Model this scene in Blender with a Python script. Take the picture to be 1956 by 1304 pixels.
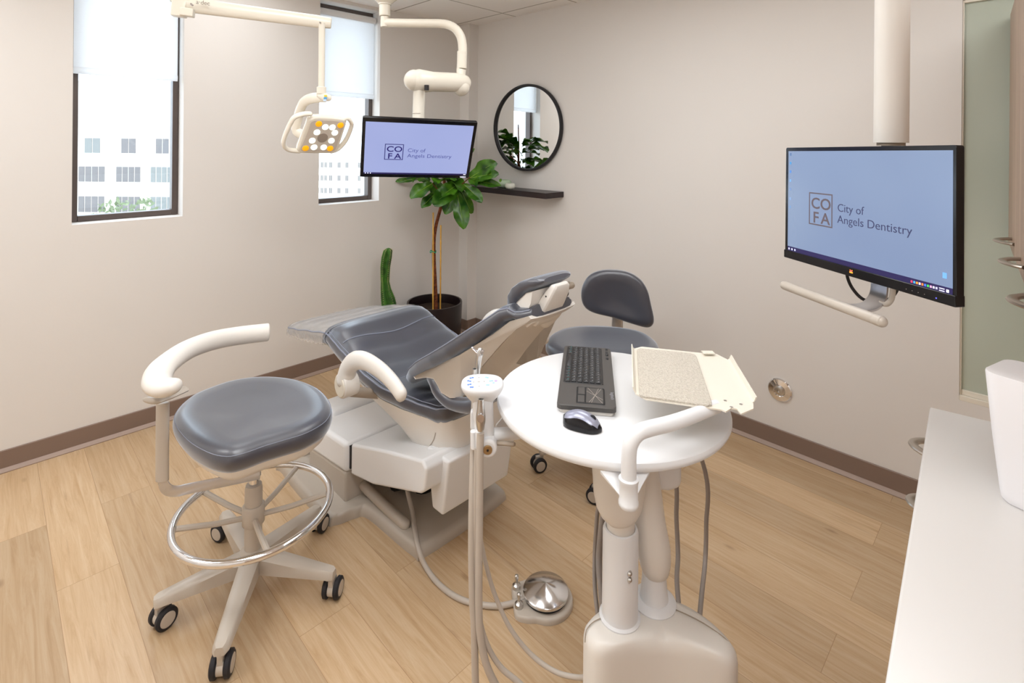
import bpy, bmesh, math, random
from mathutils import Vector, Matrix, Euler
PI = math.pi
random.seed(7)
for _o in list(bpy.data.objects): bpy.data.objects.remove(_o)
SC = bpy.context.scene
COL = SC.collection
# ------------------------------------------------------------------ camera
CAMH = 1.6; F_PX = 1000.0; ROLL = 0.009; HY = 273.8
S2 = math.sqrt(0.5)
cd = bpy.data.cameras.new('camera'); cam = bpy.data.objects.new('camera', cd); COL.objects.link(cam)
cd.sensor_fit = 'HORIZONTAL'; cd.sensor_width = 36.0; cd.lens = 36.0*F_PX/1956.0
cd.shift_y = -(652.0-HY)/1956.0; cd.clip_start = 0.05; cd.clip_end = 600
_F = Vector((S2, S2, 0)); _R = Vector((S2, -S2, 0)); _U = Vector((0, 0, 1))
_R2 = _R*math.cos(ROLL)+_U*math.sin(ROLL); _U2 = _U*math.cos(ROLL)-_R*math.sin(ROLL)
cam.matrix_world = Matrix(((_R2.x, _U2.x, -_F.x, 0), (_R2.y, _U2.y, -_F.y, 0), (_R2.z, _U2.z, -_F.z, CAMH), (0, 0, 0, 1)))
SC.camera = cam
SC.view_settings.view_transform = 'Standard'; SC.view_settings.look = 'None'
SC.view_settings.gamma = 1.0; SC.view_settings.use_curve_mapping = False
SC.view_settings.exposure = 0.20
# ------------------------------------------------------------------ daylight
wd = bpy.data.worlds.new('daylight'); SC.world = wd; wd.use_nodes = True
_n = wd.node_tree.nodes; _bg = _n['Background']
_bg.inputs[0].default_value = (0.74, 0.86, 1.0, 1); _bg.inputs[1].default_value = 4.5
# ------------------------------------------------------------------ unseen ceiling area lights; the last is added to brighten the back wall
CEIL = 2.61; BACK_Y = 3.50; RIGHT_X = 2.965; LEFT_X = -1.3; FRONT_Y = -1.7
AREA_LIGHTS = [(0.25, 1.05, 18), (1.75, 1.2, 13), (0.1, -0.6, 18), (1.9, -0.7, 15), (-0.65, 2.55, 18), (0.98, 2.72, 8)]
for (lx, ly, lw) in AREA_LIGHTS:
    ld = bpy.data.lights.new('ceiling_area_light', 'AREA'); ld.shape = 'RECTANGLE'; ld.size = 0.58; ld.size_y = 1.16
    ld.energy = lw; ld.color = (0.96, 0.985, 1.0)
    lo = bpy.data.objects.new('ceiling_area_light', ld); lo.location = (lx, ly, CEIL-0.012); COL.objects.link(lo)
# window portals only guide the sampling of the daylight
for (x0, x1) in ((0.305, 0.80), (1.615, 2.085)):
    ld = bpy.data.lights.new('window_portal', 'AREA'); ld.shape = 'RECTANGLE'; ld.size = x1-x0; ld.size_y = 1.45
    ld.cycles.is_portal = True
    lo = bpy.data.objects.new('window_portal', ld); lo.location = ((x0+x1)/2, BACK_Y+0.19, 1.885)
    lo.rotation_euler = (-PI/2, 0, 0); COL.objects.link(lo)

# ------------------------------------------------------------------ geometry helpers
def K(X, D, Z=0.0):            # ground frame: X to the right, D straight ahead of the camera
    return Vector((S2*(X+D), S2*(D-X), Z))
def ray(px, py):
    return _F+_R2*((px-978)/F_PX)+_U2*((HY-py)/F_PX)
def P(px, py, D):
    return Vector((0, 0, CAMH))+ray(px, py)*D
def PZ(px, py, z):
    r = ray(px, py); return Vector((0, 0, CAMH))+r*((z-CAMH)/r.z)
def PX(px, py, x):
    r = ray(px, py); return Vector((0, 0, CAMH))+r*(x/r.x)
def PY(px, py, y):
    r = ray(px, py); return Vector((0, 0, CAMH))+r*(y/r.y)
WM = {}                        # world matrix of every object made here
def hexc(h, a=1.0):
    h = h.lstrip('#'); c = [int(h[i:i+2], 16)/255 for i in (0, 2, 4)]
    return tuple([(v/12.92 if v <= .04045 else ((v+.055)/1.055)**2.4) for v in c]+[a])
def thing(name, label, cat, loc=(0, 0, 0), rz=0.0, group=None):
    o = bpy.data.objects.new(name, None); COL.objects.link(o); o.empty_display_size = 0.1
    o.location = loc; o.rotation_euler = (0, 0, rz)
    WM[o.name] = Matrix.Translation(Vector(loc)) @ Matrix.Rotation(rz, 4, 'Z')
    o['label'] = label; o['category'] = cat
    if group: o['group'] = group
    return o
class MB:
    def __init__(s, M=None): s.v = []; s.f = []; s.M = M
    def add(s, vs, fs, M=None):
        b = len(s.v); M = M or s.M
        for v in vs: s.v.append((M @ Vector(v)) if M else Vector(v))
        for f in fs: s.f.append([b+i for i in f])
        return s
    def box(s, c, d, M=None):
        x, y, z = c; a, b, e = d[0]/2, d[1]/2, d[2]/2
        vs = [(x+i*a, y+j*b, z+k*e) for k in (-1, 1) for j in (-1, 1) for i in (-1, 1)]
        return s.add(vs, [(0, 2, 3, 1), (4, 5, 7, 6), (0, 1, 5, 4), (2, 6, 7, 3), (0, 4, 6, 2), (1, 3, 7, 5)], M)
    def box2(s, a, b, M=None):
        return s.box([(a[i]+b[i])/2 for i in range(3)], [abs(b[i]-a[i]) for i in range(3)], M)
    def loft(s, rings, M=None, cap=True, closed=False):
        n = len(rings[0]); vs = [p for r in rings for p in r]; fs = []
        m = len(rings)
        for i in range(m if closed else m-1):
            for j in range(n):
                a = i*n+j; b = i*n+(j+1) % n; c = ((i+1) % m)*n+(j+1) % n; d = ((i+1) % m)*n+j
                fs.append((a, b, c, d))
        if cap and not closed:
            fs.append(tuple(range(n-1, -1, -1))); fs.append(tuple((m-1)*n+j for j in range(n)))
        return s.add(vs, fs, M)
    def lathe(s, prof, n=32, M=None, cap=True):
        rings = [[(r*math.cos(2*PI*j/n), r*math.sin(2*PI*j/n), z) for j in range(n)] for r, z in prof]
        return s.loft(rings, M, cap)
    def prism(s, poly, z0, z1, M=None):
        n = len(poly)
        return s.loft([[(x, y, z0) for x, y in poly], [(x, y, z1) for x, y in poly]], M)
    def tube(s, pts, r, n=12, smooth=0, ry=None, up=None, cap=True, M=None, rnd=False):
        pts = [Vector(p) for p in pts]; rr = list(r) if isinstance(r, (list, tuple)) else [r]*len(pts)
        ryy = list(ry) if isinstance(ry, (list, tuple)) else ([ry]*len(pts) if ry else rr[:])
        if smooth:
            q = []; qr = []; qy = []; m = len(pts)
            for i in range(m-1):
                p0 = pts[max(i-1, 0)]; p1 = pts[i]; p2 = pts[i+1]; p3 = pts[min(i+2, m-1)]
                for k in range(smooth):
                    t = k/smooth
                    q.append(0.5*((2*p1)+(p2-p0)*t+(2*p0-5*p1+4*p2-p3)*t*t+(3*p1-p0-3*p2+p3)*t**3))
                    qr.append(rr[i]*(1-t)+rr[i+1]*t); qy.append(ryy[i]*(1-t)+ryy[i+1]*t)
            q.append(pts[-1]); qr.append(rr[-1]); qy.append(ryy[-1]); pts, rr, ryy = q, qr, qy
        m = len(pts); T = []
        for i in range(m):
            t = pts[min(i+1, m-1)]-pts[max(i-1, 0)]; T.append(t.normalized())
        u = Vector(up) if up else (Vector((0, 0, 1)) if abs(T[0].z) < .9 else Vector((1, 0, 0)))
        rings = []
        for i in range(m):
            if up: u = Vector(up)
            sd = T[i].cross(u)
            if sd.length < 1e-5: sd = T[i].cross(Vector((0.3, 1, .2)))
            sd.normalize(); u2 = sd.cross(T[i]).normalized()
            if not up: u = u2
            rings.append([pts[i]+sd*(rr[i]*math.cos(2*PI*j/n))+u2*(ryy[i]*math.sin(2*PI*j/n)) for j in range(n)])
        if rnd:
            for end in ((0,) if rnd == 'start' else (0, -1)):
                c = pts[end]; d = T[end]*(-1 if end == 0 else 1); base = rings[end]; ex = []
                for a in (30, 60, 82):
                    ca, sa = math.cos(math.radians(a)), math.sin(math.radians(a))
                    ex.append([c+(Vector(p)-c)*ca+d*(min(rr[end], ryy[end])*sa) for p in base])
                rings = (ex[::-1]+rings) if end == 0 else (rings+ex)
        return s.loft(rings, M, cap)
    def sphere(s, c, r, n=16, m=10, M=None):
        if not isinstance(r, (list, tuple)): r = (r, r, r)
        rings = []
        for i in range(m+1):
            a = -PI/2+PI*(i if 0 < i < m else (0.02 if i == 0 else m-0.02))/m
            rings.append([(c[0]+r[0]*math.cos(a)*math.cos(2*PI*j/n), c[1]+r[1]*math.cos(a)*math.sin(2*PI*j/n), c[2]+r[2]*math.sin(a)) for j in range(n)])
        return s.loft(rings, M)
    def cushion(s, outline, levels, M=None, dish=0.0):
        # outline: plan polygon; levels: (scale inset in metres, z)
        cx = sum(p[0] for p in outline)/len(outline); cy = sum(p[1] for p in outline)/len(outline)
        rings = []
        for ins, z in levels:
            rg = []
            for p in outline:
                dx, dy = p[0]-cx, p[1]-cy; L = math.hypot(dx, dy); k = max(0.0, (L-ins)/L)
                rg.append((cx+dx*k, cy+dy*k, z))
            rings.append(rg)
        return s.loft(rings, M)
def obj(name, mb, mat, parent=None, bevel=0, seg=3, smooth=True, ang=35, sub=0, label=None, kind=None, cat=None, group=None, inv=None, stuff=False):
    me = bpy.data.meshes.new(name); o = bpy.data.objects.new(name, me); COL.objects.link(o)
    if parent is not None:
        PM = WM[parent.name]; o.parent = parent; WM[o.name] = PM.copy()
    elif inv is not None:
        PM = Matrix.Translation(Vector(inv)); o.location = inv; WM[o.name] = PM
    else:
        xs = [v.x for v in mb.v]; ys = [v.y for v in mb.v]; zs = [v.z for v in mb.v]
        b = Vector(((min(xs)+max(xs))/2, (min(ys)+max(ys))/2, min(zs)))
        PM = Matrix.Translation(b); o.location = b; WM[o.name] = PM
    I = PM.inverted()
    me.from_pydata([tuple(I @ v) for v in mb.v], [], mb.f)
    bm = bmesh.new(); bm.from_mesh(me); bmesh.ops.recalc_face_normals(bm, faces=bm.faces); bm.to_mesh(me); bm.free()
    for p in me.polygons: p.use_smooth = smooth
    if smooth:
        try: me.set_sharp_from_angle(angle=math.radians(ang))
        except Exception: pass
    me.materials.append(mat)
    if bevel:
        m = o.modifiers.new('bevel', 'BEVEL'); m.width = bevel; m.segments = seg; m.limit_method = 'ANGLE'; m.angle_limit = math.radians(28)
        m.use_clamp_overlap = True
        if smooth: m.harden_normals = False
    if sub:
        m = o.modifiers.new('subdivision', 'SUBSURF'); m.levels = sub; m.render_levels = sub
    if label: o['label'] = label
    if cat: o['category'] = cat
    if group: o['group'] = group
    if kind: o['kind'] = kind
    return o
def circ(r, n=32, cx=0, cy=0): return [(cx+r*math.cos(2*PI*i/n), cy+r*math.sin(2*PI*i/n)) for i in range(n)]
def rrect(w, h, r, n=6, cx=0, cy=0):
    out = []
    for (sx, sy, a0) in ((1, 1, 0), (-1, 1, 90), (-1, -1, 180), (1, -1, 270)):
        for k in range(n+1):
            a = math.radians(a0+90*k/n); out.append((cx+sx*(w/2-r)+r*math.cos(a), cy+sy*(h/2-r)+r*math.sin(a)))
    return out
def smooth_closed(pts, k=5):
    out = []; m = len(pts); pts = [Vector(p) for p in pts]
    for i in range(m):
        p0, p1, p2, p3 = pts[i-1], pts[i], pts[(i+1) % m], pts[(i+2) % m]
        for j in range(k):
            t = j/k; out.append(0.5*((2*p1)+(p2-p0)*t+(2*p0-5*p1+4*p2-p3)*t*t+(3*p1-p0-3*p2+p3)*t**3))
    return out
def lerp_table(tab, t):        # tab: sorted (t, a, b, ...) rows
    if t <= tab[0][0]: return tab[0][1:]
    for i in range(len(tab)-1):
        if t <= tab[i+1][0]:
            k = (t-tab[i][0])/(tab[i+1][0]-tab[i][0]); k = k*k*(3-2*k)*0.5+k*0.5
            return tuple(a*(1-k)+b*k for a, b in zip(tab[i][1:], tab[i+1][1:]))
    return tab[-1][1:]
def frame(o, x, y):            # matrix with origin o, x axis, y axis (orthogonalised)
    x = Vector(x).normalized(); z = x.cross(Vector(y)).normalized(); y = z.cross(x)
    return Matrix(((x.x, y.x, z.x, o[0]), (x.y, y.y, z.y, o[1]), (x.z, y.z, z.z, o[2]), (0, 0, 0, 1)))
def text_mb(txt, size, M, depth=0.0006, offset=0.0, align='LEFT', sx=1.0, space=1.0, fit=0):
    cu = bpy.data.curves.new('lettering', 'FONT'); cu.body = txt; cu.size = size; cu.extrude = depth; cu.offset = offset
    cu.align_x = align; cu.space_character = space; cu.resolution_u = 4
    t = bpy.data.objects.new('lettering', cu); COL.objects.link(t)
    bpy.context.view_layer.update()
    dg = bpy.context.evaluated_depsgraph_get(); me = bpy.data.meshes.new_from_object(t.evaluated_get(dg))
    if fit: xs_ = [v.co.x for v in me.vertices]; sx = fit/(max(xs_)-min(xs_))
    mb = MB(); mb.add([(v.co.x*sx, v.co.y, v.co.z) for v in me.vertices], [list(p.vertices) for p in me.polygons], M)
    bpy.data.objects.remove(t); bpy.data.curves.remove(cu); bpy.data.meshes.remove(me)
    return mb

# ------------------------------------------------------------------ materials
def mat(name, col, rough=0.5, metal=0.0, spec=0.5, coat=0.0, bump=None, noise=None, emit=None, estr=0, trans=0, ior=1.45, coatr=0.1, sheen=0):
    m = bpy.data.materials.new(name); m.use_nodes = True; nt = m.node_tree; b = nt.nodes['Principled BSDF']
    c = hexc(col) if isinstance(col, str) else tuple(col)+((1,) if len(col) == 3 else ())
    b.inputs['Base Color'].default_value = c; b.inputs['Roughness'].default_value = rough; b.inputs['Metallic'].default_value = metal
    b.inputs['Specular IOR Level'].default_value = spec; b.inputs['Coat Weight'].default_value = coat; b.inputs['Coat Roughness'].default_value = coatr
    b.inputs['Transmission Weight'].default_value = trans; b.inputs['IOR'].default_value = ior
    if sheen: b.inputs['Sheen Weight'].default_value = sheen; b.inputs['Sheen Roughness'].default_value = .4; b.inputs['Sheen Tint'].default_value = (.8, .88, 1, 1)
    if emit: b.inputs['Emission Color'].default_value = hexc(emit); b.inputs['Emission Strength'].default_value = estr
    tc = None
    if noise or bump: tc = nt.nodes.new('ShaderNodeTexCoord')
    if noise:              # (scale, amount) slight variation in the base colour
        nz = nt.nodes.new('ShaderNodeTexNoise'); nz.inputs['Scale'].default_value = noise[0]; nz.inputs['Detail'].default_value = 4
        nt.links.new(tc.outputs['Object'], nz.inputs['Vector'])
        mx = nt.nodes.new('ShaderNodeMix'); mx.data_type = 'RGBA'; mx.inputs[6].default_value = tuple(v*(1-noise[1]) for v in c[:3])+(1,)
        mx.inputs[7].default_value = tuple(min(1, v*(1+noise[1])) for v in c[:3])+(1,)
        nt.links.new(nz.outputs['Fac'], mx.inputs[0]); nt.links.new(mx.outputs[2], b.inputs['Base Color'])
    if bump:               # (scale, strength, distance)
        nz = nt.nodes.new('ShaderNodeTexNoise'); nz.inputs['Scale'].default_value = bump[0]; nz.inputs['Detail'].default_value = 3
        nt.links.new(tc.outputs['Object'], nz.inputs['Vector'])
        bp = nt.nodes.new('ShaderNodeBump'); bp.inputs['Strength'].default_value = bump[1]; bp.inputs['Distance'].default_value = bump[2]
        nt.links.new(nz.outputs['Fac'], bp.inputs['Height']); nt.links.new(bp.outputs['Normal'], b.inputs['Normal'])
    return m
M_wall = mat('wall_paint', '#dbd7d3', 0.75, spec=0.25, bump=(90, 0.08, 0.002), noise=(1.5, 0.012))
M_base = mat('vinyl_base', '#806c60', 0.45, noise=(2.0, 0.04))
M_base2 = mat('base_toe', '#a08c80', 0.45, noise=(2.0, 0.03))
M_white = mat('white_plastic', '#dfdbd5', 0.32, spec=0.5, noise=(6, 0.01))
M_white2 = mat('cool_white_plastic', '#e0e1e3', 0.28, spec=0.5, noise=(6, 0.01))
M_cream = mat('cream_enamel', '#e2dccf', 0.25, spec=0.5, noise=(6, 0.01))
M_grey = mat('grey_plastic', '#bdb4a9', 0.3, spec=0.5, noise=(6, 0.015))
M_greyd = mat('grey_base', '#b4aba0', 0.28, noise=(5, 0.015))
M_taupe = mat('taupe_rubber', '#a09384', 0.5, noise=(8, 0.02))
M_vinyl = mat('slate_vinyl', '#2b2d3a', 0.40, spec=1.0, coat=.8, coatr=.34, sheen=1.0, bump=(350, 0.10, 0.001), noise=(8, 0.05))
M_pad = M_vinyl; M_side = M_vinyl
M_pipe = mat('piping_thread', '#7f8493', 0.5, noise=(40, 0.05))
M_chrome = mat('chrome', '#e8e8ea', 0.08, metal=1.0, noise=(4, 0.01))
M_steel = mat('brushed_steel', '#c9c7c4', 0.28, metal=1.0, noise=(30, 0.04))
M_alu = mat('satin_aluminium', '#c8c8cc', 0.32, metal=0.9, noise=(20, 0.03))
M_black = mat('gloss_black', '#0c0b10', 0.18, spec=0.5, noise=(5, 0.05))
M_blackm = mat('matt_black', '#1a181b', 0.5, noise=(5, 0.08))
M_rubber = mat('black_rubber', '#222126', 0.6, noise=(9, 0.06))
M_hose = mat('grey_hose', '#b9b0a6', 0.42, noise=(12, 0.03))
M_hose2 = mat('dark_grey_hose', '#978e88', 0.45, noise=(12, 0.03))
M_wood = None
def two_tone(name, c1, c2, scale, rough, vec=(1, 1, 1), detail=5):
    m = mat(name, c1, rough); nt = m.node_tree; b = nt.nodes['Principled BSDF']
    tc = nt.nodes.new('ShaderNodeTexCoord'); mp = nt.nodes.new('ShaderNodeMapping'); mp.inputs['Scale'].default_value = vec
    nz = nt.nodes.new('ShaderNodeTexNoise'); nz.inputs['Scale'].default_value = scale; nz.inputs['Detail'].default_value = detail
    rp = nt.nodes.new('ShaderNodeValToRGB'); rp.color_ramp.elements[0].position = 0.35; rp.color_ramp.elements[1].position = 0.65
    rp.color_ramp.elements[0].color = hexc(c1); rp.color_ramp.elements[1].color = hexc(c2)
    nt.links.new(tc.outputs['Object'], mp.inputs[0]); nt.links.new(mp.outputs[0], nz.inputs['Vector'])
    nt.links.new(nz.outputs['Fac'], rp.inputs[0]); nt.links.new(rp.outputs[0], b.inputs['Base Color'])
    return m
M_cab = two_tone('grey_oak_laminate', '#9d8573', '#b7a08d', 30, 0.45, (1, 1, 0.04))
M_trunk = two_tone('bark', '#4a2412', '#8a4a24', 60, 0.8)
M_bamboo = two_tone('bamboo', '#b5822c', '#e0b25a', 30, 0.5, (1, 1, 0.2))
M_pot = mat('black_brown_glaze', '#1c1213', 0.3, noise=(5, 0.1))
M_soil = two_tone('soil', '#1a1008', '#3a2618', 80, 0.95)
M_leaf = two_tone('fig_leaf', '#17430e', '#4c7c1c', 12, 0.28)
M_cactus = two_tone('cactus_green', '#1c4410', '#3f7420', 18, 0.45)
M_mat = None
def floor_mat():
    m = mat('oak_plank_floor', '#c9a476', 0.33, spec=0.45); nt = m.node_tree; b = nt.nodes['Principled BSDF']; N = nt.nodes.new; Lk = nt.links.new
    tc = N('ShaderNodeTexCoord'); mp = N('ShaderNodeMapping'); mp.inputs['Rotation'].default_value = (0, 0, PI/2)
    Lk(tc.outputs['Object'], mp.inputs[0])
    br = N('ShaderNodeTexBrick'); br.offset = 0.37; br.offset_frequency = 2
    br.inputs['Color1'].default_value = (0, 0, 0, 1); br.inputs['Color2'].default_value = (1, 1, 1, 1)
    br.inputs['Mortar'].default_value = (0.5, 0.5, 0.5, 1); br.inputs['Scale'].default_value = 1.0; br.inputs['Mortar Size'].default_value = 0.0008
    br.inputs['Mortar Smooth'].default_value = 0.3; br.inputs['Brick Width'].default_value = 1.22; br.inputs['Row Height'].default_value = 0.18
    Lk(mp.outputs[0], br.inputs['Vector'])
    # grain, shifted from plank to plank
    sc = N('ShaderNodeMapping'); sc.inputs['Scale'].default_value = (1.0, 17.0, 1.0); Lk(mp.outputs[0], sc.inputs[0])
    ad = N('ShaderNodeVectorMath'); ad.operation = 'ADD'; Lk(sc.outputs[0], ad.inputs[0])
    sb = N('ShaderNodeVectorMath'); sb.operation = 'SCALE'; sb.inputs['Scale'].default_value = 37.0; Lk(br.outputs['Color'], sb.inputs[0]); Lk(sb.outputs[0], ad.inputs[1])
    n1 = N('ShaderNodeTexNoise'); n1.inputs['Scale'].default_value = 2.6; n1.inputs['Detail'].default_value = 12; n1.inputs['Roughness'].default_value = 0.72; n1.inputs['Distortion'].default_value = 0.9
    Lk(ad.outputs[0], n1.inputs['Vector'])
    rp = N('ShaderNodeValToRGB'); e = rp.color_ramp.elements; e[0].position = 0.30; e[0].color = hexc('#b3946f'); e[1].position = 0.72; e[1].color = hexc('#cdb698')
    e2 = e.new(0.5); e2.color = hexc('#c2a684'); Lk(n1.outputs['Fac'], rp.inputs[0])
    # plank tone
    hs = N('ShaderNodeHueSaturation'); mr = N('ShaderNodeMapRange'); mr.inputs[3].default_value = 0.86; mr.inputs[4].default_value = 1.10
    sp = N('ShaderNodeSeparateColor'); Lk(br.outputs['Color'], sp.inputs[0]); Lk(sp.outputs[0], mr.inputs[0]); Lk(mr.outputs[0], hs.inputs['Value']); Lk(rp.outputs[0], hs.inputs['Color'])
    # knots and dark streaks
    n2 = N('ShaderNodeTexNoise'); n2.inputs['Scale'].default_value = 1.1; n2.inputs['Detail'].default_value = 6; n2.inputs['Distortion'].default_value = 1.6; Lk(ad.outputs[0], n2.inputs['Vector'])
    r2 = N('ShaderNodeValToRGB'); r2.color_ramp.elements[0].position = 0.27; r2.color_ramp.elements[0].color = (0.42, 0.32, 0.24, 1); r2.color_ramp.elements[1].position = 0.36; r2.color_ramp.elements[1].color = (1, 1, 1, 1)
    Lk(n2.outputs['Fac'], r2.inputs[0])
    mk = N('ShaderNodeMapping'); mk.inputs['Scale'].default_value = (1.0, 2.6, 1.0); Lk(mp.outputs[0], mk.inputs[0])
    vo = N('ShaderNodeTexVoronoi'); vo.inputs['Scale'].default_value = 2.3; Lk(mk.outputs[0], vo.inputs['Vector'])
    r3 = N('ShaderNodeValToRGB'); r3.color_ramp.elements[0].position = 0.02; r3.color_ramp.elements[0].color = (0.35, 0.25, 0.17, 1); r3.color_ramp.elements[1].position = 0.075; r3.color_ramp.elements[1].color = (1, 1, 1, 1)
    Lk(vo.outputs['Distance'], r3.inputs[0])
    m1 = N('ShaderNodeMix'); m1.data_type = 'RGBA'; m1.blend_type = 'MULTIPLY'; m1.inputs[0].default_value = 0.35; Lk(hs.outputs[0], m1.inputs[6]); Lk(r2.outputs[0], m1.inputs[7])
    m2 = N('ShaderNodeMix'); m2.data_type = 'RGBA'; m2.blend_type = 'MULTIPLY'; m2.inputs[0].default_value = 0.4; Lk(m1.outputs[2], m2.inputs[6]); Lk(r3.outputs[0], m2.inputs[7])
    m3 = N('ShaderNodeMix'); m3.data_type = 'RGBA'; m3.blend_type = 'MULTIPLY'; m3.inputs[7].default_value = (0.62, 0.54, 0.46, 1); Lk(br.outputs['Fac'], m3.inputs[0]); Lk(m2.outputs[2], m3.inputs[6])
    Lk(m3.outputs[2], b.inputs['Base Color'])
    bp = N('ShaderNodeBump'); bp.inputs['Strength'].default_value = 0.12; bp.inputs['Distance'].default_value = 0.002; Lk(n1.outputs['Fac'], bp.inputs['Height']); Lk(bp.outputs[0], b.inputs['Normal'])
    return m
def ceiling_mat():
    m = mat('ceiling_tile', '#dcd5cd', 0.85, spec=0.2); nt = m.node_tree; b = nt.nodes['Principled BSDF']; N = nt.nodes.new; Lk = nt.links.new
    tc = N('ShaderNodeTexCoord'); sx = N('ShaderNodeSeparateXYZ'); Lk(tc.outputs['Object'], sx.inputs[0]); outs = []
    for ax, off in ((0, 2.20), (1, 2.93)):
        a = N('ShaderNodeMath'); a.operation = 'SUBTRACT'; a.inputs[1].default_value = off-6.1; Lk(sx.outputs[ax], a.inputs[0])
        c = N('ShaderNodeMath'); c.operation = 'MODULO'; c.inputs[1].default_value = 0.61; Lk(a.outputs[0], c.inputs[0])
        d = N('ShaderNodeMath'); d.operation = 'LESS_THAN'; d.inputs[1].default_value = 0.012; Lk(c.outputs[0], d.inputs[0]); outs.append(d)
    mx = N('ShaderNodeMath'); mx.operation = 'MAXIMUM'; Lk(outs[0].outputs[0], mx.inputs[0]); Lk(outs[1].outputs[0], mx.inputs[1])
    mi = N('ShaderNodeMix'); mi.data_type = 'RGBA'; mi.inputs[6].default_value = hexc('#f0ece8'); mi.inputs[7].default_value = hexc('#aaa29a')
    Lk(mx.outputs[0], mi.inputs[0]); Lk(mi.outputs[2], b.inputs['Base Color'])
    nz = N('ShaderNodeTexNoise'); nz.inputs['Scale'].default_value = 160; bp = N('ShaderNodeBump'); bp.inputs['Strength'].default_value = 0.2; bp.inputs['Distance'].default_value = 0.002
    Lk(tc.outputs['Object'], nz.inputs['Vector']); Lk(nz.outputs['Fac'], bp.inputs['Height']); Lk(bp.outputs[0], b.inputs['Normal'])
    return m
SC.cycles.diffuse_bounces = 8; SC.cycles.max_bounces = 14
M_wallr = mat('bounce_white_wall', '#efece8', 0.8, spec=.2, noise=(1.5, .01))  # unseen walls whitened to bounce more light onto the ceiling
M_floor = floor_mat(); M_ceil = ceiling_mat()
def blind_mat():
    m = bpy.data.materials.new('roller_blind_cloth'); m.use_nodes = True; nt = m.node_tree; nt.nodes.clear(); N = nt.nodes.new; Lk = nt.links.new
    o = N('ShaderNodeOutputMaterial'); d = N('ShaderNodeBsdfDiffuse'); t = N('ShaderNodeBsdfTranslucent'); mx = N('ShaderNodeMixShader'); mx.inputs[0].default_value = 0.60
    tc = N('ShaderNodeTexCoord'); wv = N('ShaderNodeTexNoise'); wv.inputs['Scale'].default_value = 220; Lk(tc.outputs['Object'], wv.inputs['Vector'])
    rp = N('ShaderNodeValToRGB'); rp.color_ramp.elements[0].color = (0.84, 0.85, 0.87, 1); rp.color_ramp.elements[1].color = (0.90, 0.91, 0.92, 1)
    Lk(wv.outputs['Fac'], rp.inputs[0]); Lk(rp.outputs[0], d.inputs[0]); Lk(rp.outputs[0], t.inputs[0])
    Lk(d.outputs[0], mx.inputs[1]); Lk(t.outputs[0], mx.inputs[2]); Lk(mx.outputs[0], o.inputs[0]); return m
M_blind = blind_mat()
def glass_mat(name, tint, rough=0.0, alpha=0.06, gc=None):
    m = bpy.data.materials.new(name); m.use_nodes = True; nt = m.node_tree; nt.nodes.clear(); N = nt.nodes.new; Lk = nt.links.new
    o = N('ShaderNodeOutputMaterial'); t = N('ShaderNodeBsdfTransparent'); g = N('ShaderNodeBsdfGlossy'); mx = N('ShaderNodeMixShader')
    t.inputs[0].default_value = tint; g.inputs['Roughness'].default_value = rough; mx.inputs[0].default_value = alpha
    lw = N('ShaderNodeLayerWeight'); lw.inputs[0].default_value = .5; pw = N('ShaderNodeMath'); pw.operation = 'POWER'; pw.inputs[1].default_value = 5; ma = N('ShaderNodeMath'); ma.operation = 'MULTIPLY_ADD'; ma.inputs[1].default_value = .8; ma.inputs[2].default_value = .04
    Lk(lw.outputs[1], pw.inputs[0]); Lk(pw.outputs[0], ma.inputs[0]); Lk(ma.outputs[0], mx.inputs[0])
    Lk(t.outputs[0], mx.inputs[1]); Lk(g.outputs[0], mx.inputs[2]); Lk(mx.outputs[0], o.inputs[0]); return m
M_glass = glass_mat('window_glass', (0.97, 0.985, 0.98, 1))
M_mirror = mat('mirror_silver', '#f2f4f4', 0.005, metal=1.0)
M_frost = mat('frosted_glass', '#b3bbae', 0.16, spec=0.5, noise=(1.2, 0.05), bump=(300, 0.1, 0.0005))
M_frame = mat('dark_bronze_frame', '#5a504c', 0.4, metal=0.3, noise=(6, 0.05))
M_handle = mat('nickel_pull', '#b3aaa0', 0.3, metal=0.8, noise=(10, 0.03))
M_top = mat('white_solid_surface', '#dcdad8', 0.35, noise=(4, 0.02))
def emis(name, col, s):
    m = mat(name, col, 0.3, emit=col, estr=s); return m

from mathutils.bvhtree import BVHTree
def caster_of(o):
    M = WM[o.name]; return BVHTree.FromPolygons([M @ v.co for v in o.data.vertices], [list(p.vertices) for p in o.data.polygons])
def on_surface(bvh, px, py, lift=0.0):     # nearest point of a surface along a sight line
    d = ray(px, py).normalized(); h = bvh.ray_cast(Vector((0, 0, CAMH)), d)
    return (h[0]-d*lift, h[1]) if h[0] is not None else (None, None)
# ================================================================== THE SETTING
def struct(name, mb, m, **k): return obj(name, mb, m, kind='structure', **k)
T = 0.25
mb = MB(); mb.box2((LEFT_X-T, FRONT_Y-T, -0.1), (RIGHT_X+T, BACK_Y+T, 0)); struct('floor', mb, M_floor, smooth=False, inv=(0, 0, 0))
mb = MB(); mb.box2((LEFT_X-T, FRONT_Y-T, CEIL), (RIGHT_X+T, BACK_Y+T, CEIL+0.1)); struct('ceiling', mb, M_ceil, smooth=False, inv=(0, 0, 0))
WIN = [(0.305, 0.80), (1.615, 2.085)]; SILL = 1.16; HEAD = 2.585
mb = MB()
xs = [LEFT_X-T, WIN[0][0], WIN[0][1], WIN[1][0], WIN[1][1], RIGHT_X+T]
for i in (0, 2, 4): mb.box2((xs[i], BACK_Y, 0), (xs[i+1], BACK_Y+T, CEIL))
for a, b in WIN:
    mb.box2((a, BACK_Y, 0), (b, BACK_Y+T, SILL)); mb.box2((a, BACK_Y, HEAD), (b, BACK_Y+T, CEIL))
struct('wall_back', mb, M_wall, smooth=False)
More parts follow.
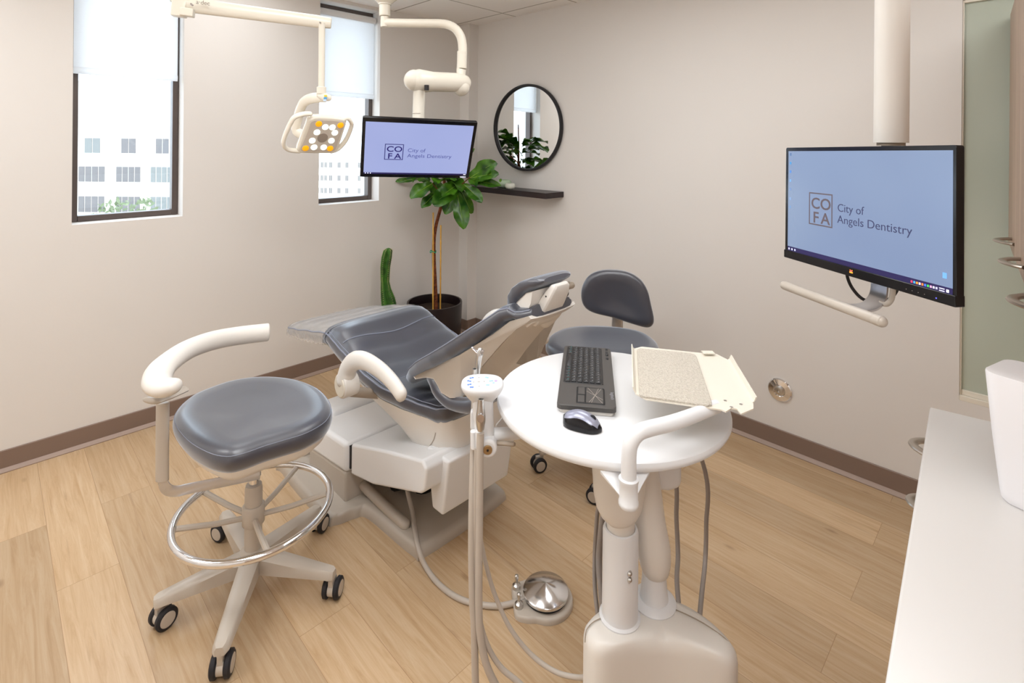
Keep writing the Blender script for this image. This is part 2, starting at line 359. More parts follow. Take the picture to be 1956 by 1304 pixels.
GY0, GY1, GZ0, GZ1 = -0.75, 0.226, 0.512, 2.235
mb = MB()
mb.box2((RIGHT_X, GY1, 0), (RIGHT_X+T, BACK_Y, CEIL)); mb.box2((RIGHT_X, FRONT_Y-T, 0), (RIGHT_X+T, GY0, CEIL))
mb.box2((RIGHT_X, GY0, 0), (RIGHT_X+T, GY1, GZ0)); mb.box2((RIGHT_X, GY0, GZ1), (RIGHT_X+T, GY1, CEIL))
struct('wall_right', mb, M_wall, smooth=False)
mb = MB(); mb.box2((LEFT_X-T, FRONT_Y-T, 0), (LEFT_X, BACK_Y, CEIL)); struct('wall_left', mb, M_wallr, smooth=False)
mb = MB(); mb.box2((LEFT_X, FRONT_Y-T, 0), (RIGHT_X, FRONT_Y, CEIL)); struct('wall_front', mb, M_wallr, smooth=False)
mb = MB(); mb.box2((2.865, 3.385, 0), (RIGHT_X, BACK_Y, CEIL)); struct('wall_corner_pillar', mb, M_wall, smooth=False)
BH = 0.104
def base(name, a, b, n):       # strip from a to b, n = direction into the room
    d = Vector((b[0]-a[0], b[1]-a[1], 0)); L = d.length; M = frame((a[0], a[1], 0), d, (n[0], n[1], 0))
    mb = MB(M); prof = [(0, 0), (0.020, 0), (0.020, 0.004), (0.011, 0.014), (0.006, 0.018), (0.006, BH-0.003), (0.003, BH), (0, BH)]
    sgn = 1 if (M @ Vector((0, 0, 1))-M @ Vector((0, 0, 0))).z > 0 else -1
    mb.loft([[(0, y, z*sgn) for y, z in prof], [(L, y, z*sgn) for y, z in prof]]); o = struct(name, mb, M_base, smooth=False)
    mb = MB(M); prof = [(0.0205, 0.0002), (0.0215, 0.0045), (0.0125, 0.0150), (0.0065, 0.0195), (0.0060, 0.018), (0.012, 0.0135), (0.020, 0.004)]
    mb.loft([[(0, y, z*sgn) for y, z in prof], [(L, y, z*sgn) for y, z in prof]]); obj('cove_toe', mb, M_base2, o, smooth=False)
base('baseboard_back', (LEFT_X, BACK_Y), (2.865, BACK_Y), (0, -1))
base('baseboard_right', (RIGHT_X, 3.385), (RIGHT_X, FRONT_Y), (-1, 0))
base('baseboard_pillar', (2.865, 3.385), (RIGHT_X, 3.385), (0, -1))
base('baseboard_pillar_side', (2.865, BACK_Y), (2.865, 3.385), (-1, 0))
for i, (a, b) in enumerate(WIN):
    y0, y1 = BACK_Y+0.105, BACK_Y+0.165; w = 0.032
    mb = MB(); mb.box2((a+0.002, y0, SILL+.001), (a+w, y1, HEAD)); mb.box2((b-w, y0, SILL+.001), (b-0.002, y1, HEAD))
    mb.box2((a+w, y0, SILL+.001), (b-w, y1, SILL+w)); mb.box2((a+w, y0, HEAD-w), (b-w, y1, HEAD))
    wf = struct('window_%d' % (i+1), mb, M_frame, bevel=0.003)
    mb = MB(); mb.box2((a+w, y0+.025, SILL+w), (b-w, y0+.031, HEAD-w)); obj('pane', mb, M_glass, wf, smooth=False)
    # roller blind in front of the pane
    zb = 1.945 if i == 0 else 1.925
    t = thing('roller_blind', ['white roller blind half lowered over the wider window at the left', 'white roller blind half lowered over the window behind the hanging dental lamp'][i], 'blind', ((a+b)/2, BACK_Y+0.06, zb), group=None)
    mb = MB(); mb.box2((a+.006, BACK_Y+.055, zb+.03), (b-.02, BACK_Y+.0565, 2.50)); obj('cloth', mb, M_blind, t, smooth=False)
    mb = MB(); mb.tube([(a+.006, BACK_Y+.056, zb+.018), (b-.02, BACK_Y+.056, zb+.018)], .009, 12, ry=.018, up=(0, 0, 1)); obj('hem_bar', mb, M_blind, t)
    mb = MB(); mb.tube([(a+.004, BACK_Y+.066, 2.52), (b-.012, BACK_Y+.066, 2.52)], .026, 20); obj('roller_tube', mb, M_white2, t)
# frosted side window in the right wall
mb = MB()
mb.box2((RIGHT_X+.0, GY0, GZ0), (RIGHT_X+.06, GY1, GZ0+.022)); mb.box2((RIGHT_X+.006, GY1-.006, GZ0+.022), (RIGHT_X+.06, GY1, GZ1)); mb.box2((RIGHT_X+.006, GY0, GZ1-.012), (RIGHT_X+.06, GY1-.006, GZ1))
mb.box2((RIGHT_X+.012, GY0, GZ0+.022), (RIGHT_X+.06, GY1-.006, GZ0+.044))
w3 = struct('window_3', mb, M_cream, bevel=0.002)
mb = MB(); mb.box2((RIGHT_X+.02, GY0, GZ0+.044), (RIGHT_X+.03, GY1-.006, GZ1-.012)); obj('frosted_pane', mb, M_frost, w3, smooth=False)
# ------------------------------------------------------------------ outdoors
M_fac = mat('white_facade', '#d9d4ca', 0.85, noise=(0.15, 0.02)); M_win = mat('far_window', '#6b6767', 0.5, noise=(0.4, 0.12)); M_win2 = mat('far_window_pale', '#767876', 0.5, noise=(0.4, 0.1))
M_gnd = mat('pale_ground', '#cfcac2', 0.9, noise=(0.05, 0.05)); M_ftree = two_tone('far_foliage', '#5b6a4a', '#7f866a', 1.2, 0.9)
mb = MB(); mb.box2((-300, 6, -22.2), (300, 300, -22)); struct('ground_outside', mb, M_gnd, smooth=False)
def facade(label, px_l, px_r, D, ztop, rows, cols, group=None, yaw=0.0, depth=14, extra=None, pale=()):
    o0 = P((px_l+px_r)/2, 300, D); o0.z = -22
    t = thing('office_building', label, 'building', o0, group=group)
    W = (px_r-px_l)/1000*D; R = _R.copy(); F = _F.copy()
    if yaw: q = Matrix.Rotation(yaw, 3, 'Z'); R = q @ R; F = q @ F
    M = frame(o0, R, F)        # local x right, y away
    mb = MB(M); mb.box2((-W/2, 0, 0), (W/2, depth, ztop+22)); obj('wall', mb, M_fac, t, smooth=False)
    mb = MB(M); mb.box2((-W/2-.15, -.35, ztop+21.3), (W/2+.15, .02, ztop+22.1)); obj('parapet', mb, M_fac, t, smooth=False)
    if extra:
        mb = MB(M); mb.box2((-W/2+2, 4, ztop+22), (W/2-1, depth, ztop+22+extra)); obj('upper_storey', mb, M_fac, t, smooth=False)
    c = (px_l+px_r)/2
    for ri, (ya, yb) in enumerate(rows):
        for ci, (xa, xb) in enumerate(cols[ri] if isinstance(cols[0][0], (list, tuple)) else cols):
            x0, x1 = (xa-c)/1000*D, (xb-c)/1000*D; z0 = CAMH+(HY-yb)/1000*D+22; z1 = CAMH+(HY-ya)/1000*D+22
            mb = MB(M); n = 2 if x1-x0 < 2.3 else 4
            for k in range(n):
                s = (x1-x0)/n; mb.box2((x0+s*k+.05, -.05, z0), (x0+s*(k+1)-.05, .1, z1))
            obj('window', mb, M_win2 if (ri, ci) in pale else M_win, t, smooth=False)
c1 = [(161, 192), (231, 260), (297, 323)]; c2 = [(150, 201), (222, 269), (288, 330)]
facade('white office block with three columns of windows seen through the left window', 60, 395, 60, 3.8, [(271, 299), (325, 354), (382, 412), (438, 468)], [c1, c2, c2, c2], extra=5.0, pale=((0, 0), (1, 2), (2, 2)))
c3 = [(x, x+w) for x, w in ((606, 4), (613, 5), (620, 5), (629, 6), (645, 6), (660, 6), (684, 5), (697, 5))]
facade('pale distant office block with rows of small windows, through the right window', 560, 735, 120, -0.4, [(313, 323), (338, 348), (362, 372), (388, 398)], [c3]*4, depth=20)
# block seen only in the round mirror
o0 = Vector((-46, 50, -22)); t = thing('office_building', 'white office block reflected in the round mirror', 'building', o0)
Mx = frame(o0, (0.68, 0.73, 0), (-.73, .68, 0)); mb = MB(Mx); mb.box2((-22, 0, 0), (22, 14, 22.5)); obj('wall', mb, M_fac, t, smooth=False)
for r_ in range(3):
    for c_ in range(8):
        mb = MB(Mx); mb.box2((-15+c_*4.2, -.05, 19.2-r_*3.6), (-13.2+c_*4.2, .1, 20.9-r_*3.6)); obj('window', mb, M_win, t, smooth=False)
t = thing('tree', 'pale leafy tree in front of the white office block outside', 'tree', P(245, 500, 45)*1.0)
rt = random.Random(4); tr = P(245, 500, 45); mb = MB(); mb.tube([(tr.x, tr.y, -22), (tr.x, tr.y, tr.z+3)], [.35, .15], 8); obj('trunk', mb, M_trunk, t)
mb = MB()
for k in range(420):
    a = rt.uniform(0, 2*PI); q = rt.random()**.5; h = rt.uniform(-4.0, 1.0); rr = 2.7*q*math.sqrt(max(.05, 1-((h+1.4)/3.0)**2))
    c = P(245, 398, 45)+Vector((rr*math.cos(a), rr*math.sin(a), h-.2)); e = Euler((rt.uniform(0, 6), rt.uniform(0, 6), 0)).to_matrix()
    s = rt.uniform(.16, .3); mb.add([c+e @ Vector(v) for v in ((-s, 0, 0), (0, -s*.5, 0), (s, 0, 0), (0, s*.5, 0.05))], [(0, 1, 2, 3)])
obj('foliage', mb, M_ftree, t, smooth=False)

# ================================================================== RIGHT SIDE: worktop, cabinets
CF = Vector((0.998, 0.064, 0)).normalized(); CN = Vector((-CF.y, CF.x, 0))   # along the front edge, out of the front
A_ = Vector((1.775, 0.194, 0))
t = MB(); t.v = []; poly = [A_, A_+Vector((.10, -.64, 0)), A_-CF*2.3+Vector((.10, -.64, 0)), A_-CF*2.3]
mb = MB(); mb.prism([(p.x, p.y) for p in poly], .872, .91)
o = obj('worktop', mb, M_top, None, bevel=0.004, cat='worktop', label='long white speckled worktop in the lower right corner')
t = thing('base_cabinet', 'grey oak drawer cabinet under the white worktop at the right', 'cabinet', (1.3, -.1, 0))
ins = A_-CN*.03-CF*.02
bp = [ins, ins+Vector((.09, -.58, 0)), ins-CF*2.2+Vector((.09, -.58, 0)), ins-CF*2.2]
mb = MB(); mb.prism([(p.x, p.y) for p in bp], 0.0, .872); obj('body', mb, M_cab, t, smooth=False)
def bow(a, b, out, r=.006, w=.011, lift=(0, 0, 0)):
    a = Vector(a); b = Vector(b); out = Vector(out); mb = MB(); pts = []
    for k in range(17):
        s = k/16; pts.append(a.lerp(b, s)+out*math.sin(PI*s)**.75)
    mb.tube(pts, [w]*17, 10, ry=[r]*17, up=(0, 0, 1)); return mb
for k, (z0, z1, pz, pp) in enumerate([(.735, .862, .82, (1744, 846)), (.56, .725, .665, (1724, 948)), (.36, .55, .50, None), (.10, .35, .30, None)]):
    M = frame(ins+CN*.001, -CF, Vector((0, 0, 1)))
    mb = MB(M); mb.box2((0.004, z0, -.018), (.46, z1, 0.0)); 
    if (M @ Vector((0, 0, 1))-M @ Vector((0, 0, 0))).dot(CN) < 0: mb = MB(M); mb.box2((0.004, z0, 0.0), (.46, z1, .018))
    d = obj('drawer', mb, M_cab, t, bevel=.0015)
    c = ins+CN*.018-CF*.10; q = PZ(pp[0], pp[1], pz) if pp else c+CN*.035+Vector((0, 0, 0))
    prot = max(.03, min(.05, (q-c).dot(CN))) if pp else .035
    c2_ = ins+CN*.018+CF*((q-ins).dot(CF)); c2_.z = pz
    obj('handle', bow(c2_-CF*.048, c2_+CF*.048, CN*prot), M_handle, d, label='bow-shaped nickel handle')
# upper cabinets
E0 = PX(1927.5, 300, 2.955); far = Vector((E0.x, E0.y, 0)); zt = PX(1927, 28, 2.955).z; zb = PX(1930, 462, 2.955).z
UF = CF
t = thing('wall_cabinet', 'grey oak wall cabinet with bow handles at the right edge', 'cabinet', (2.0, -.1, zb))
up = [far, far-CN*.30, far-UF*2.25-CN*.30, far-UF*2.25]
mb = MB(); mb.prism([(p.x, p.y) for p in [p-CN*.02 if i in (0, 3) else p for i, p in enumerate(up)]], zb, zt); obj('body', mb, M_cab, t, smooth=False)
for k, hx in enumerate([.33, .80, 1.33]):
    a = far-UF*(0.002+[0, .57, 1.08][k]); b = far-UF*(([.57, 1.08, 1.65][k])-.003)
    pl = [a, b, b-CN*.019, a-CN*.019]; mb = MB(); mb.prism([(p.x, p.y) for p in pl], zb-.002, zt); d = obj('door', mb, M_cab, t, bevel=.001)
    c = far-UF*hx; c.z = zb+.045
    obj('handle', bow(c-UF*.075, c+UF*.075, CN*.044), M_handle, d, label='bow-shaped nickel handle')
# white plastic bin at the right edge of the worktop
b0 = PZ(1950, 985, .911); t_ = PZ(1928, 733, 1.0); 
D0 = (b0.x+b0.y)*S2; tp = P(1926, 731, D0); M = Matrix.Translation(b0+Vector((0, 0, 0)))
cx = b0+CF*0.02-CN*0.0+_R*0.055; cx.z = .911
mb = MB(Matrix.Translation(cx) @ Matrix.Rotation(math.atan2(CF.y, CF.x)-.35, 4, 'Z')); h = tp.z-.911; rings = []
for z, g in ((0, .86), (.006, .93), (.02, .96), (h*.5, 1.12), (h-.004, 1.27), (h, 1.26)): rings.append([(x*g, y*g, z) for x, y in rrect(.10, .13, .02)])
mb.loft(rings); obj('plastic_bin', mb, mat('bin_white', '#f0f0f4', .35, noise=(5, .01)), None, cat='bin', label='tapered white plastic bin standing on the worktop at the right edge')
# round steel plate on the right wall
c = PX(1490, 744, RIGHT_X); M = frame(c, (0, 1, 0), (0, 0, -1)) ; Mx = Matrix.Translation(c) @ Matrix.Rotation(-PI/2, 4, 'Y')
t = thing('wall_outlet_plate', 'round chrome service cover on the wall below the right monitor', 'cover', c)
mb = MB(Mx); mb.lathe([(.060, 0), (.060, .006), (.055, .012), (.030, .016), (.026, .013), (.0, .013)], 40); obj('cover_plate', mb, M_chrome, t)
mb = MB(Mx); mb.lathe([(.022, .012), (.022, .019), (.018, .021), (.008, .021), (.007, .016), (0, .016)], 28); obj('plug', mb, M_steel, t)
# ================================================================== DENTAL CHAIR (axis along world y, toes towards the window wall)
CX = 1.39
ch = thing('dental_chair', 'reclined dental chair with slate upholstery and white shell on a grey floor plate', 'dental chair', (CX, 2.1, 0))
# --- floor plate
out = [(1.17, 1.70), (1.215, 1.655), (1.60, 1.665), (1.665, 1.72), (1.66, 2.00), (1.70, 2.04), (1.77, 2.06), (1.80, 2.12), (1.80, 2.56), (1.74, 2.61), (1.07, 2.60), (1.01, 2.55), (1.005, 2.12), (1.035, 2.055), (1.11, 2.035), (1.15, 1.99)]
oc = smooth_closed([(x, y, 0) for x, y in out], 6)
def plate(mb, o, lv): mb.cushion([(p[0], p[1]) for p in o], lv)
mb = MB(); plate(mb, oc, [(0.0, 0.0), (0.0, .012), (.006, .030), (.016, .040), (.03, .043)]); obj('floor_plate', mb, M_greyd, ch, ang=60)
mb = MB(); mb.tube([(1.205, 1.80, .05), (1.20, 1.95, .055), (1.185, 2.14, .085)], .022, 14, smooth=4, rnd=True); obj('edge_rail', mb, M_greyd, ch)
mb = MB(); mb.tube([(1.60, 1.80, .05), (1.60, 1.95, .055), (1.61, 2.14, .085)], .022, 14, smooth=4, rnd=True); obj('edge_rail', mb, M_greyd, ch)
# --- pump housing on the plate
def yz_block(name, x0, x1, prof, m, par, bevel=.012, **k):
    mb = MB(); n = len(prof); mb.loft([[(x0, y, z) for y, z in prof], [(x1, y, z) for y, z in prof]]); return obj(name, mb, m, par, bevel=bevel, seg=4, **k)
yz_block('housing_base', 1.10, 1.70, [(2.10, .035), (2.46, .035), (2.46, .13), (2.10, .17)], M_greyd, ch, .01)
yz_block('front_cover', 1.095, 1.705, [(2.088, .172), (2.47, .125), (2.47, .205), (2.42, .258), (2.36, .276), (2.088, .300)], M_white2, ch, .020)
yz_block('cover_gap', 1.112, 1.69, [(2.079, .19), (2.094, .19), (2.094, .288), (2.079, .286)], M_blackm, ch, 0)
yz_block('rear_foot', 1.21, 1.60, [(2.42, .035), (2.64, .035), (2.64, .10), (2.42, .12)], M_greyd, ch, .01)
yz_block('junction_box', 1.20, 1.61, [(2.44, .12), (2.66, .10), (2.66, .22), (2.60, .262), (2.44, .275)], M_white2, ch, .03)
mb = MB(); mb.cushion(rrect(.06, .08, .015, 4, 1.135, 2.585), [(-.01, .0), (.006, .07), (.008, .085)]); obj('corner_foot', mb, M_greyd, ch)
mb = MB(); mb.cushion(rrect(.055, .075, .015, 4, 1.135, 2.585), [(0, .085), (.0, .135), (.008, .145)]); obj('corner_foot_cap', mb, M_white2, ch)
# --- lift arm with its cover
yz_block('lift_arm_cover', 1.115, 1.58, [(2.082, .165), (1.90, .205), (1.57, .325), (1.545, .345), (1.535, .43), (1.56, .452), (1.80, .385), (2.07, .300), (2.082, .294)], M_white2, ch, .010)
yz_block('lift_arm', 1.16, 1.64, [(2.06, .15), (1.62, .295), (1.62, .33), (2.06, .20)], M_white, ch, .008)
yz_block('motor_cover', 1.19, 1.53, [(1.535, .225), (1.60, .225), (1.64, .44), (1.50, .44), (1.505, .41)], M_white2, ch, .010)
mb = MB(); mb.tube([(1.40, 1.95, .05), (1.40, 1.85, .30)], .05, 16); mb.tube([(1.30, 2.02, .07), (1.30, 1.72, .25)], .03, 12); obj('lift_piston', mb, M_blackm, ch)
# --- seat shell: bucket narrowing downwards, sections along y
tab = [  # y, z of bottom, half width low, z top, half width top
 (1.535, .40, .10, .560, .150), (1.55, .355, .14, .560, .180), (1.58, .328, .155, .560, .200), (1.65, .318, .17, .560, .222), (1.755, .330, .18, .560, .248), (1.865, .385, .185, .562, .262), (1.987, .425, .20, .575, .268), (2.075, .475, .215, .595, .268),
 (2.20, .55, .235, .62, .268), (2.33, .60, .245, .655, .268), (2.45, .605, .235, .645, .258), (2.65, .565, .21, .605, .245), (2.85, .535, .18, .56, .215), (2.93, .53, .15, .545, .18)]
rings = []
for k in range(49):
    y = 1.535+(2.93-1.535)*k/48; zb, wb, zt, wt = lerp_table(tab, y); rg = []
    sh = [(-1, 1), (-.985, .75), (-.95, .5), (-.87, .25), (-.70, .06), (-.4, 0), (0, 0), (.4, 0), (.70, .06), (.87, .25), (.95, .5), (.985, .75), (1, 1), (.5, .98), (0, .98), (-.5, .98)]
    for sx, sz in sh:
        w = wb+(wt-wb)*min(1, max(0, sz))**.8; w = wb*(1-sz)+wt*sz if sz > .05 else wb
        rg.append((CX+sx*max(w, wb*.98), y, zb+(zt-zb)*sz))
    rings.append(rg)
mb = MB(); mb.loft(rings); shell = obj('seat_shell', mb, M_white, ch, ang=50)
# seam between shell and rear cover, small badge
_bv = caster_of(shell)
sp_ = [on_surface(_bv, x, y, -.0005)[0] for x, y in ((832, 826), (829, 838), (822, 850), (812, 860), (803, 866))]; sp_ = [p for p in sp_ if p]
mb = MB(); mb.tube(sp_, .0018, 6, smooth=3); obj('panel_seam', mb, M_taupe, shell)
_c, _nn = on_surface(_bv, 849, 861, .001)
if _nn.dot(_F) > 0: _nn = -_nn
_xa = Vector((0, 0, 1)).cross(_nn).normalized(); M = frame(_c+_nn*.001, _xa, _nn.cross(_xa)); mb = text_mb('a·dec', .024, M, .0015, 0.0004, 'CENTER')
obj('badge', mb, mat('badge_blue', '#3c5a86', .4), shell, smooth=False)
# --- upholstered seat: y, z piping, z bottom of side band, crown, half width
st = [(1.525, .610, .575, .004, .10), (1.532, .612, .566, .006, .150), (1.545, .610, .556, .010, .180), (1.583, .602, .549, .012, .202), (1.67, .602, .556, .010, .226), (1.746, .611, .563, .008, .250), (1.86, .612, .563, .012, .266), (1.97, .624, .575, .020, .270), (2.08, .646, .594, .030, .270),
      (2.18, .668, .612, .046, .270), (2.26, .690, .632, .052, .270), (2.31, .704, .655, .040, .270), (2.335, .704, .660, .028, .270)]
NX = 28
def pad_rings(st, y0, y1, n, dish=.35):
    rr = []
    for k in range(n+1):
        y = y0+(y1-y0)*k/n; zt, zb, cr, w = lerp_table(st, y); rg = []
        rg += [(CX-w+.03, y, zb-.004), (CX-w+.006, y, zb), (CX-w-.006, y, zb+(zt-zb)*.3), (CX-w-.010, y, zb+(zt-zb)*.65), (CX-w-.004, y, zt-.003)]
        for j in range(NX+1):
            s = -1+2*j/NX; e = 1-abs(s)**6; d = -dish*.05*math.exp(-(s/.45)**2)
            rg.append((CX+s*w, y, zt+cr*e**.6+d*(1-abs(s)**3)*(1 if y < 2.1 else max(0, 1-(y-2.1)/.2))))
        rg += [(CX+w+.004, y, zt-.003), (CX+w+.010, y, zb+(zt-zb)*.65), (CX+w+.006, y, zb+(zt-zb)*.3), (CX+w-.006, y, zb), (CX+w-.03, y, zb-.004)]
        rr.append(rg)
    return rr
def split_pad(name_top, name_side, rings, par, mtop, mside, ntop0, nseg, **k):
    # one mesh per part: padded top surface, dark side band
    n = len(rings[0]); vt = MB(); vs = MB(); m = len(rings)
    top = [[r[j] for j in range(ntop0-1, ntop0+nseg+2)] for r in rings]
    for rg_ in (top,):
        a = len(rg_[0]); v = [p for r in rg_ for p in r]; f = []
        for i in range(m-1):
            for j in range(a-1): f.append((i*a+j, i*a+j+1, (i+1)*a+j+1, (i+1)*a+j))
        vt.add(v, f)
    side = [list(r[ntop0+nseg+1:])+list(r[:ntop0]) for r in rings]
    a = len(side[0]); v = [p for r in side for p in r]; f = []
    for i in range(m-1):
        for j in range(a-1): f.append((i*a+j, i*a+j+1, (i+1)*a+j+1, (i+1)*a+j))
    vs.add(v, f)
    for idx in (0, m-1): vs.add(rings[idx], [tuple(range(n))])
    o = obj(name_top, vt, mtop, par, ang=70, **k); s_ = obj(name_side, vs, mside, o, ang=70); return o
rs = pad_rings(st, 1.525, 2.335, 64)
# soft pull wrinkles near the hips
for r in rs:
    for j, p in enumerate(r):
        x, y, z = p; d = math.exp(-((y-1.66)/.06)**2-((x-1.24)/.09)**2); r[j] = (x, y, z+.0035*d*math.sin((x*40+y*95)))
seat = split_pad('seat_cushion', 'side_band', rs, ch, M_pad, M_side, 5, NX)
def piping(pts, r=.0045, par=seat, m=M_pipe): mb = MB(); mb.tube(pts, r, 8); return obj('piping', mb, m, par)
for s in (-1, 1):
    for dz, off in ((.001, .002), (.006, -.009)):
        piping([(CX+s*(lerp_table(st, y)[3]+off), y, lerp_table(st, y)[0]+dz+(.004 if off < 0 else 0)) for y in [1.54+.795*k/44 for k in range(45)]], .0036 if off > 0 else .002)
def surf_z(x, y, st=st):
    zt, zb, cr, w = lerp_table(st, y); s = max(-1, min(1, (x-CX)/w)); e = 1-abs(s)**6; d = -.0175*math.exp(-(s/.45)**2)*(1-abs(s)**3)*(1 if y < 2.1 else max(0, 1-(y-2.1)/.2)); return zt+cr*e**.6+d
piping([(CX-.175+.35*k/30, 1.529+.014*abs(k/15-1)**4, .616) for k in range(31)], .003)
piping([(CX-.255+.51*k/30, 2.20-.035*math.sin(PI*k/30), surf_z(CX-.255+.51*k/30, 2.20-.035*math.sin(PI*k/30))+.0005) for k in range(31)], .0028)
piping([(CX-.21+.42*k/20, 1.86, surf_z(CX-.21+.42*k/20, 1.86)+.0003) for k in range(21)], .0012)
# --- leg rest with its clear cover
lt = [(2.325, .708, .655, .030, .272), (2.36, .702, .650, .030, .270), (2.50, .672, .622, .028, .268), (2.70, .628, .585, .024, .258), (2.84, .595, .556, .020, .238), (2.91, .578, .545, .016, .205), (2.95, .566, .540, .010, .150), (2.962, .560, .542, .004, .10)]
rs2 = pad_rings(lt, 2.325, 2.962, 40, dish=0)
leg = split_pad('leg_rest', 'side_band', rs2, ch, M_pad, M_side, 5, NX)
for s in (-1, 1): piping([(CX+s*(lerp_table(lt, y)[3]+.003), y, lerp_table(lt, y)[0]+.001) for y in [2.335+.62*k/30 for k in range(31)]], .004, leg)
M_clear = bpy.data.materials.new('clear_vinyl_cover'); M_clear.use_nodes = True
_nt = M_clear.node_tree; _b = _nt.nodes['Principled BSDF']; _b.inputs['Base Color'].default_value = hexc('#d9d2ca'); _b.inputs['Roughness'].default_value = .12; _b.inputs['Alpha'].default_value = .42; _b.inputs['Specular IOR Level'].default_value = .8
cv = []
for k in range(37):
    y = 2.345+(2.945-2.345)*k/36; zt, zb, cr, w = lerp_table(lt, y); rg = [(CX-w+.012, y, zb-.006)]
    for q in range(5): wob = .002*math.sin(y*240+q*.9) if q < 4 else 0; rg.append((CX-w-.011+wob, y, zb+(zt-zb)*q/4.6))
    for j in range(NX+1):
        s = -1+2*j/NX; e = 1-abs(s)**6; rg.append((CX+s*(w+.002), y, zt+cr*e**.6+.005))
    for q in range(4, -1, -1): rg.append((CX+w+.011, y, zb+(zt-zb)*q/4.6))
    rg.append((CX+w-.012, y, zb-.006)); cv.append(rg)
mb = MB(); a = len(cv[0]); mb.add([p for r in cv for p in r], [(i*a+j, i*a+j+1, (i+1)*a+j+1, (i+1)*a+j) for i in range(len(cv)-1) for j in range(a-1)])
obj('clear_cover', mb, M_clear, leg, ang=70, label='clear glossy plastic cover over the toe end')
# --- backrest
n1 = Vector((0, .534, .845)).normalized()
bt = [(0.0, 1.800, .652, .030, .12), (.4, 1.792, .661, .040, .19), (1, 1.735, .712, .048, .215), (2, 1.671, .761, .050, .226), (3.2, 1.575, .820, .050, .235), (4.5, 1.484, .880, .050, .233), (6, 1.371, .963, .048, .210), (7, 1.324, 1.000, .042, .183), (8, 1.292, 1.030, .040, .157), (9, 1.263, 1.041, .038, .142), (9.8, 1.240, 1.030, .036, .128), (10.5, 1.215, 1.035, .030, .118), (11.3, 1.190, 1.044, .026, .098)]
rings = []
for k in range(65):
    s = 11.3*k/64; y, z, th, w = lerp_table(bt, s); rg = []; c = Vector((CX, y, z))
    def q(x, h): return tuple(c+Vector((x, 0, 0))+n1*h)
    rg += [q(-w+.04, -th-.003), q(-w+.010, -th), q(-w-.004, -th*.7), q(-w-.008, -th*.35), q(-w-.002, -.003)]
    for j in range(NX+1):
        t_ = -1+2*j/NX; rg.append(q(t_*w, .014*(1-abs(t_)**6)-.022*math.exp(-(t_/.5)**2)*(1-t_*t_)))
    rg += [q(w+.002, -.003), q(w+.008, -th*.35), q(w+.004, -th*.7), q(w-.010, -th), q(w-.04, -th-.003)]
    rings.append(rg)
bc = split_pad('back_cushion', 'side_band', rings, ch, M_pad, M_side, 5, NX)
for s in (-1, 1):
    for off, hh in ((.001, .0), (.002, -.009)):
        piping([Vector((CX, lerp_table(bt, t_)[0], lerp_table(bt, t_)[1]))+Vector((s*(lerp_table(bt, t_)[3]+off), 0, 0))+n1*hh for t_ in [.3+10.8*k/50 for k in range(51)]], .0028 if hh == 0 else .0018, bc, M_pipe)
# rear shell of the backrest: outlines in the y-z plane at several x, (y, z, half width)
SN = [(1.475, .712, .115), (1.445, .700, .150), (1.435, .696, .195), (1.457, .698, .228), (1.505, .702, .232), (1.528, .722, .232), (1.552, .737, .232), (1.60, .726, .230), (1.68, .690, .222), (1.694, .695, .220),
      (1.544, .784, .236), (1.414, .862, .222), (1.297, .952, .176), (1.25, 1.000, .142), (1.184, 1.028, .118), (1.176, 1.020, .116), (1.205, .995, .113), (1.249, .967, .110), (1.339, .877, .110), (1.418, .785, .113)]
SC_ = [(1.53, .650), (1.56, .610), (1.59, .600), (1.61, .605), (1.64, .615), (1.66, .63), (1.67, .645), (1.68, .66), (1.69, .675), (1.694, .685),
      (1.544, .790), (1.414, .870), (1.297, .958), (1.25, 1.000), (1.184, 1.028), (1.172, 1.015), (1.200, .990), (1.247, .962), (1.345, .868), (1.435, .770)]
rings = []
for u in (0, .0, .03, .10, .25, .5, .75, 1.0, 1.25, 1.5, 1.75, 1.9, 1.97, 2.0, 2.0):
    v = u if u <= 1 else 2-u; e = 1-(1-v)**2.4; rg = []
    for (a0, a1) in zip(SN, SC_):
        y = a0[0]*(1-e)+a1[0]*e; z = a0[1]*(1-e)+a1[1]*e; w = a0[2]+.002
        if len(rings) in (0, 14): y = 1.42+(y-1.42)*.985; z = .85+(z-.85)*.985
        rg.append((CX-w*(1-u), y, z))
    rings.append(rg)
mb = MB(); mb.loft(rings); bs = obj('back_shell', mb, M_white, ch, ang=42)
mb = MB(); mb.tube([PX(988, 624, CX-.112), PX(953, 663, CX-.112), PX(920, 701, CX-.116)], .0014, 6, smooth=4); obj('panel_seam', mb, M_taupe, bs)
# dark lower bolster showing in the notch of the shell
mb = MB(); mb.tube([(1.19, 1.60, .722), (1.178, 1.565, .715), (1.175, 1.535, .690), (1.18, 1.47, .672), (1.19, 1.38, .690), (1.20, 1.32, .73)], .026, 12, smooth=4, rnd=True); obj('lower_bolster', mb, M_side, bc)
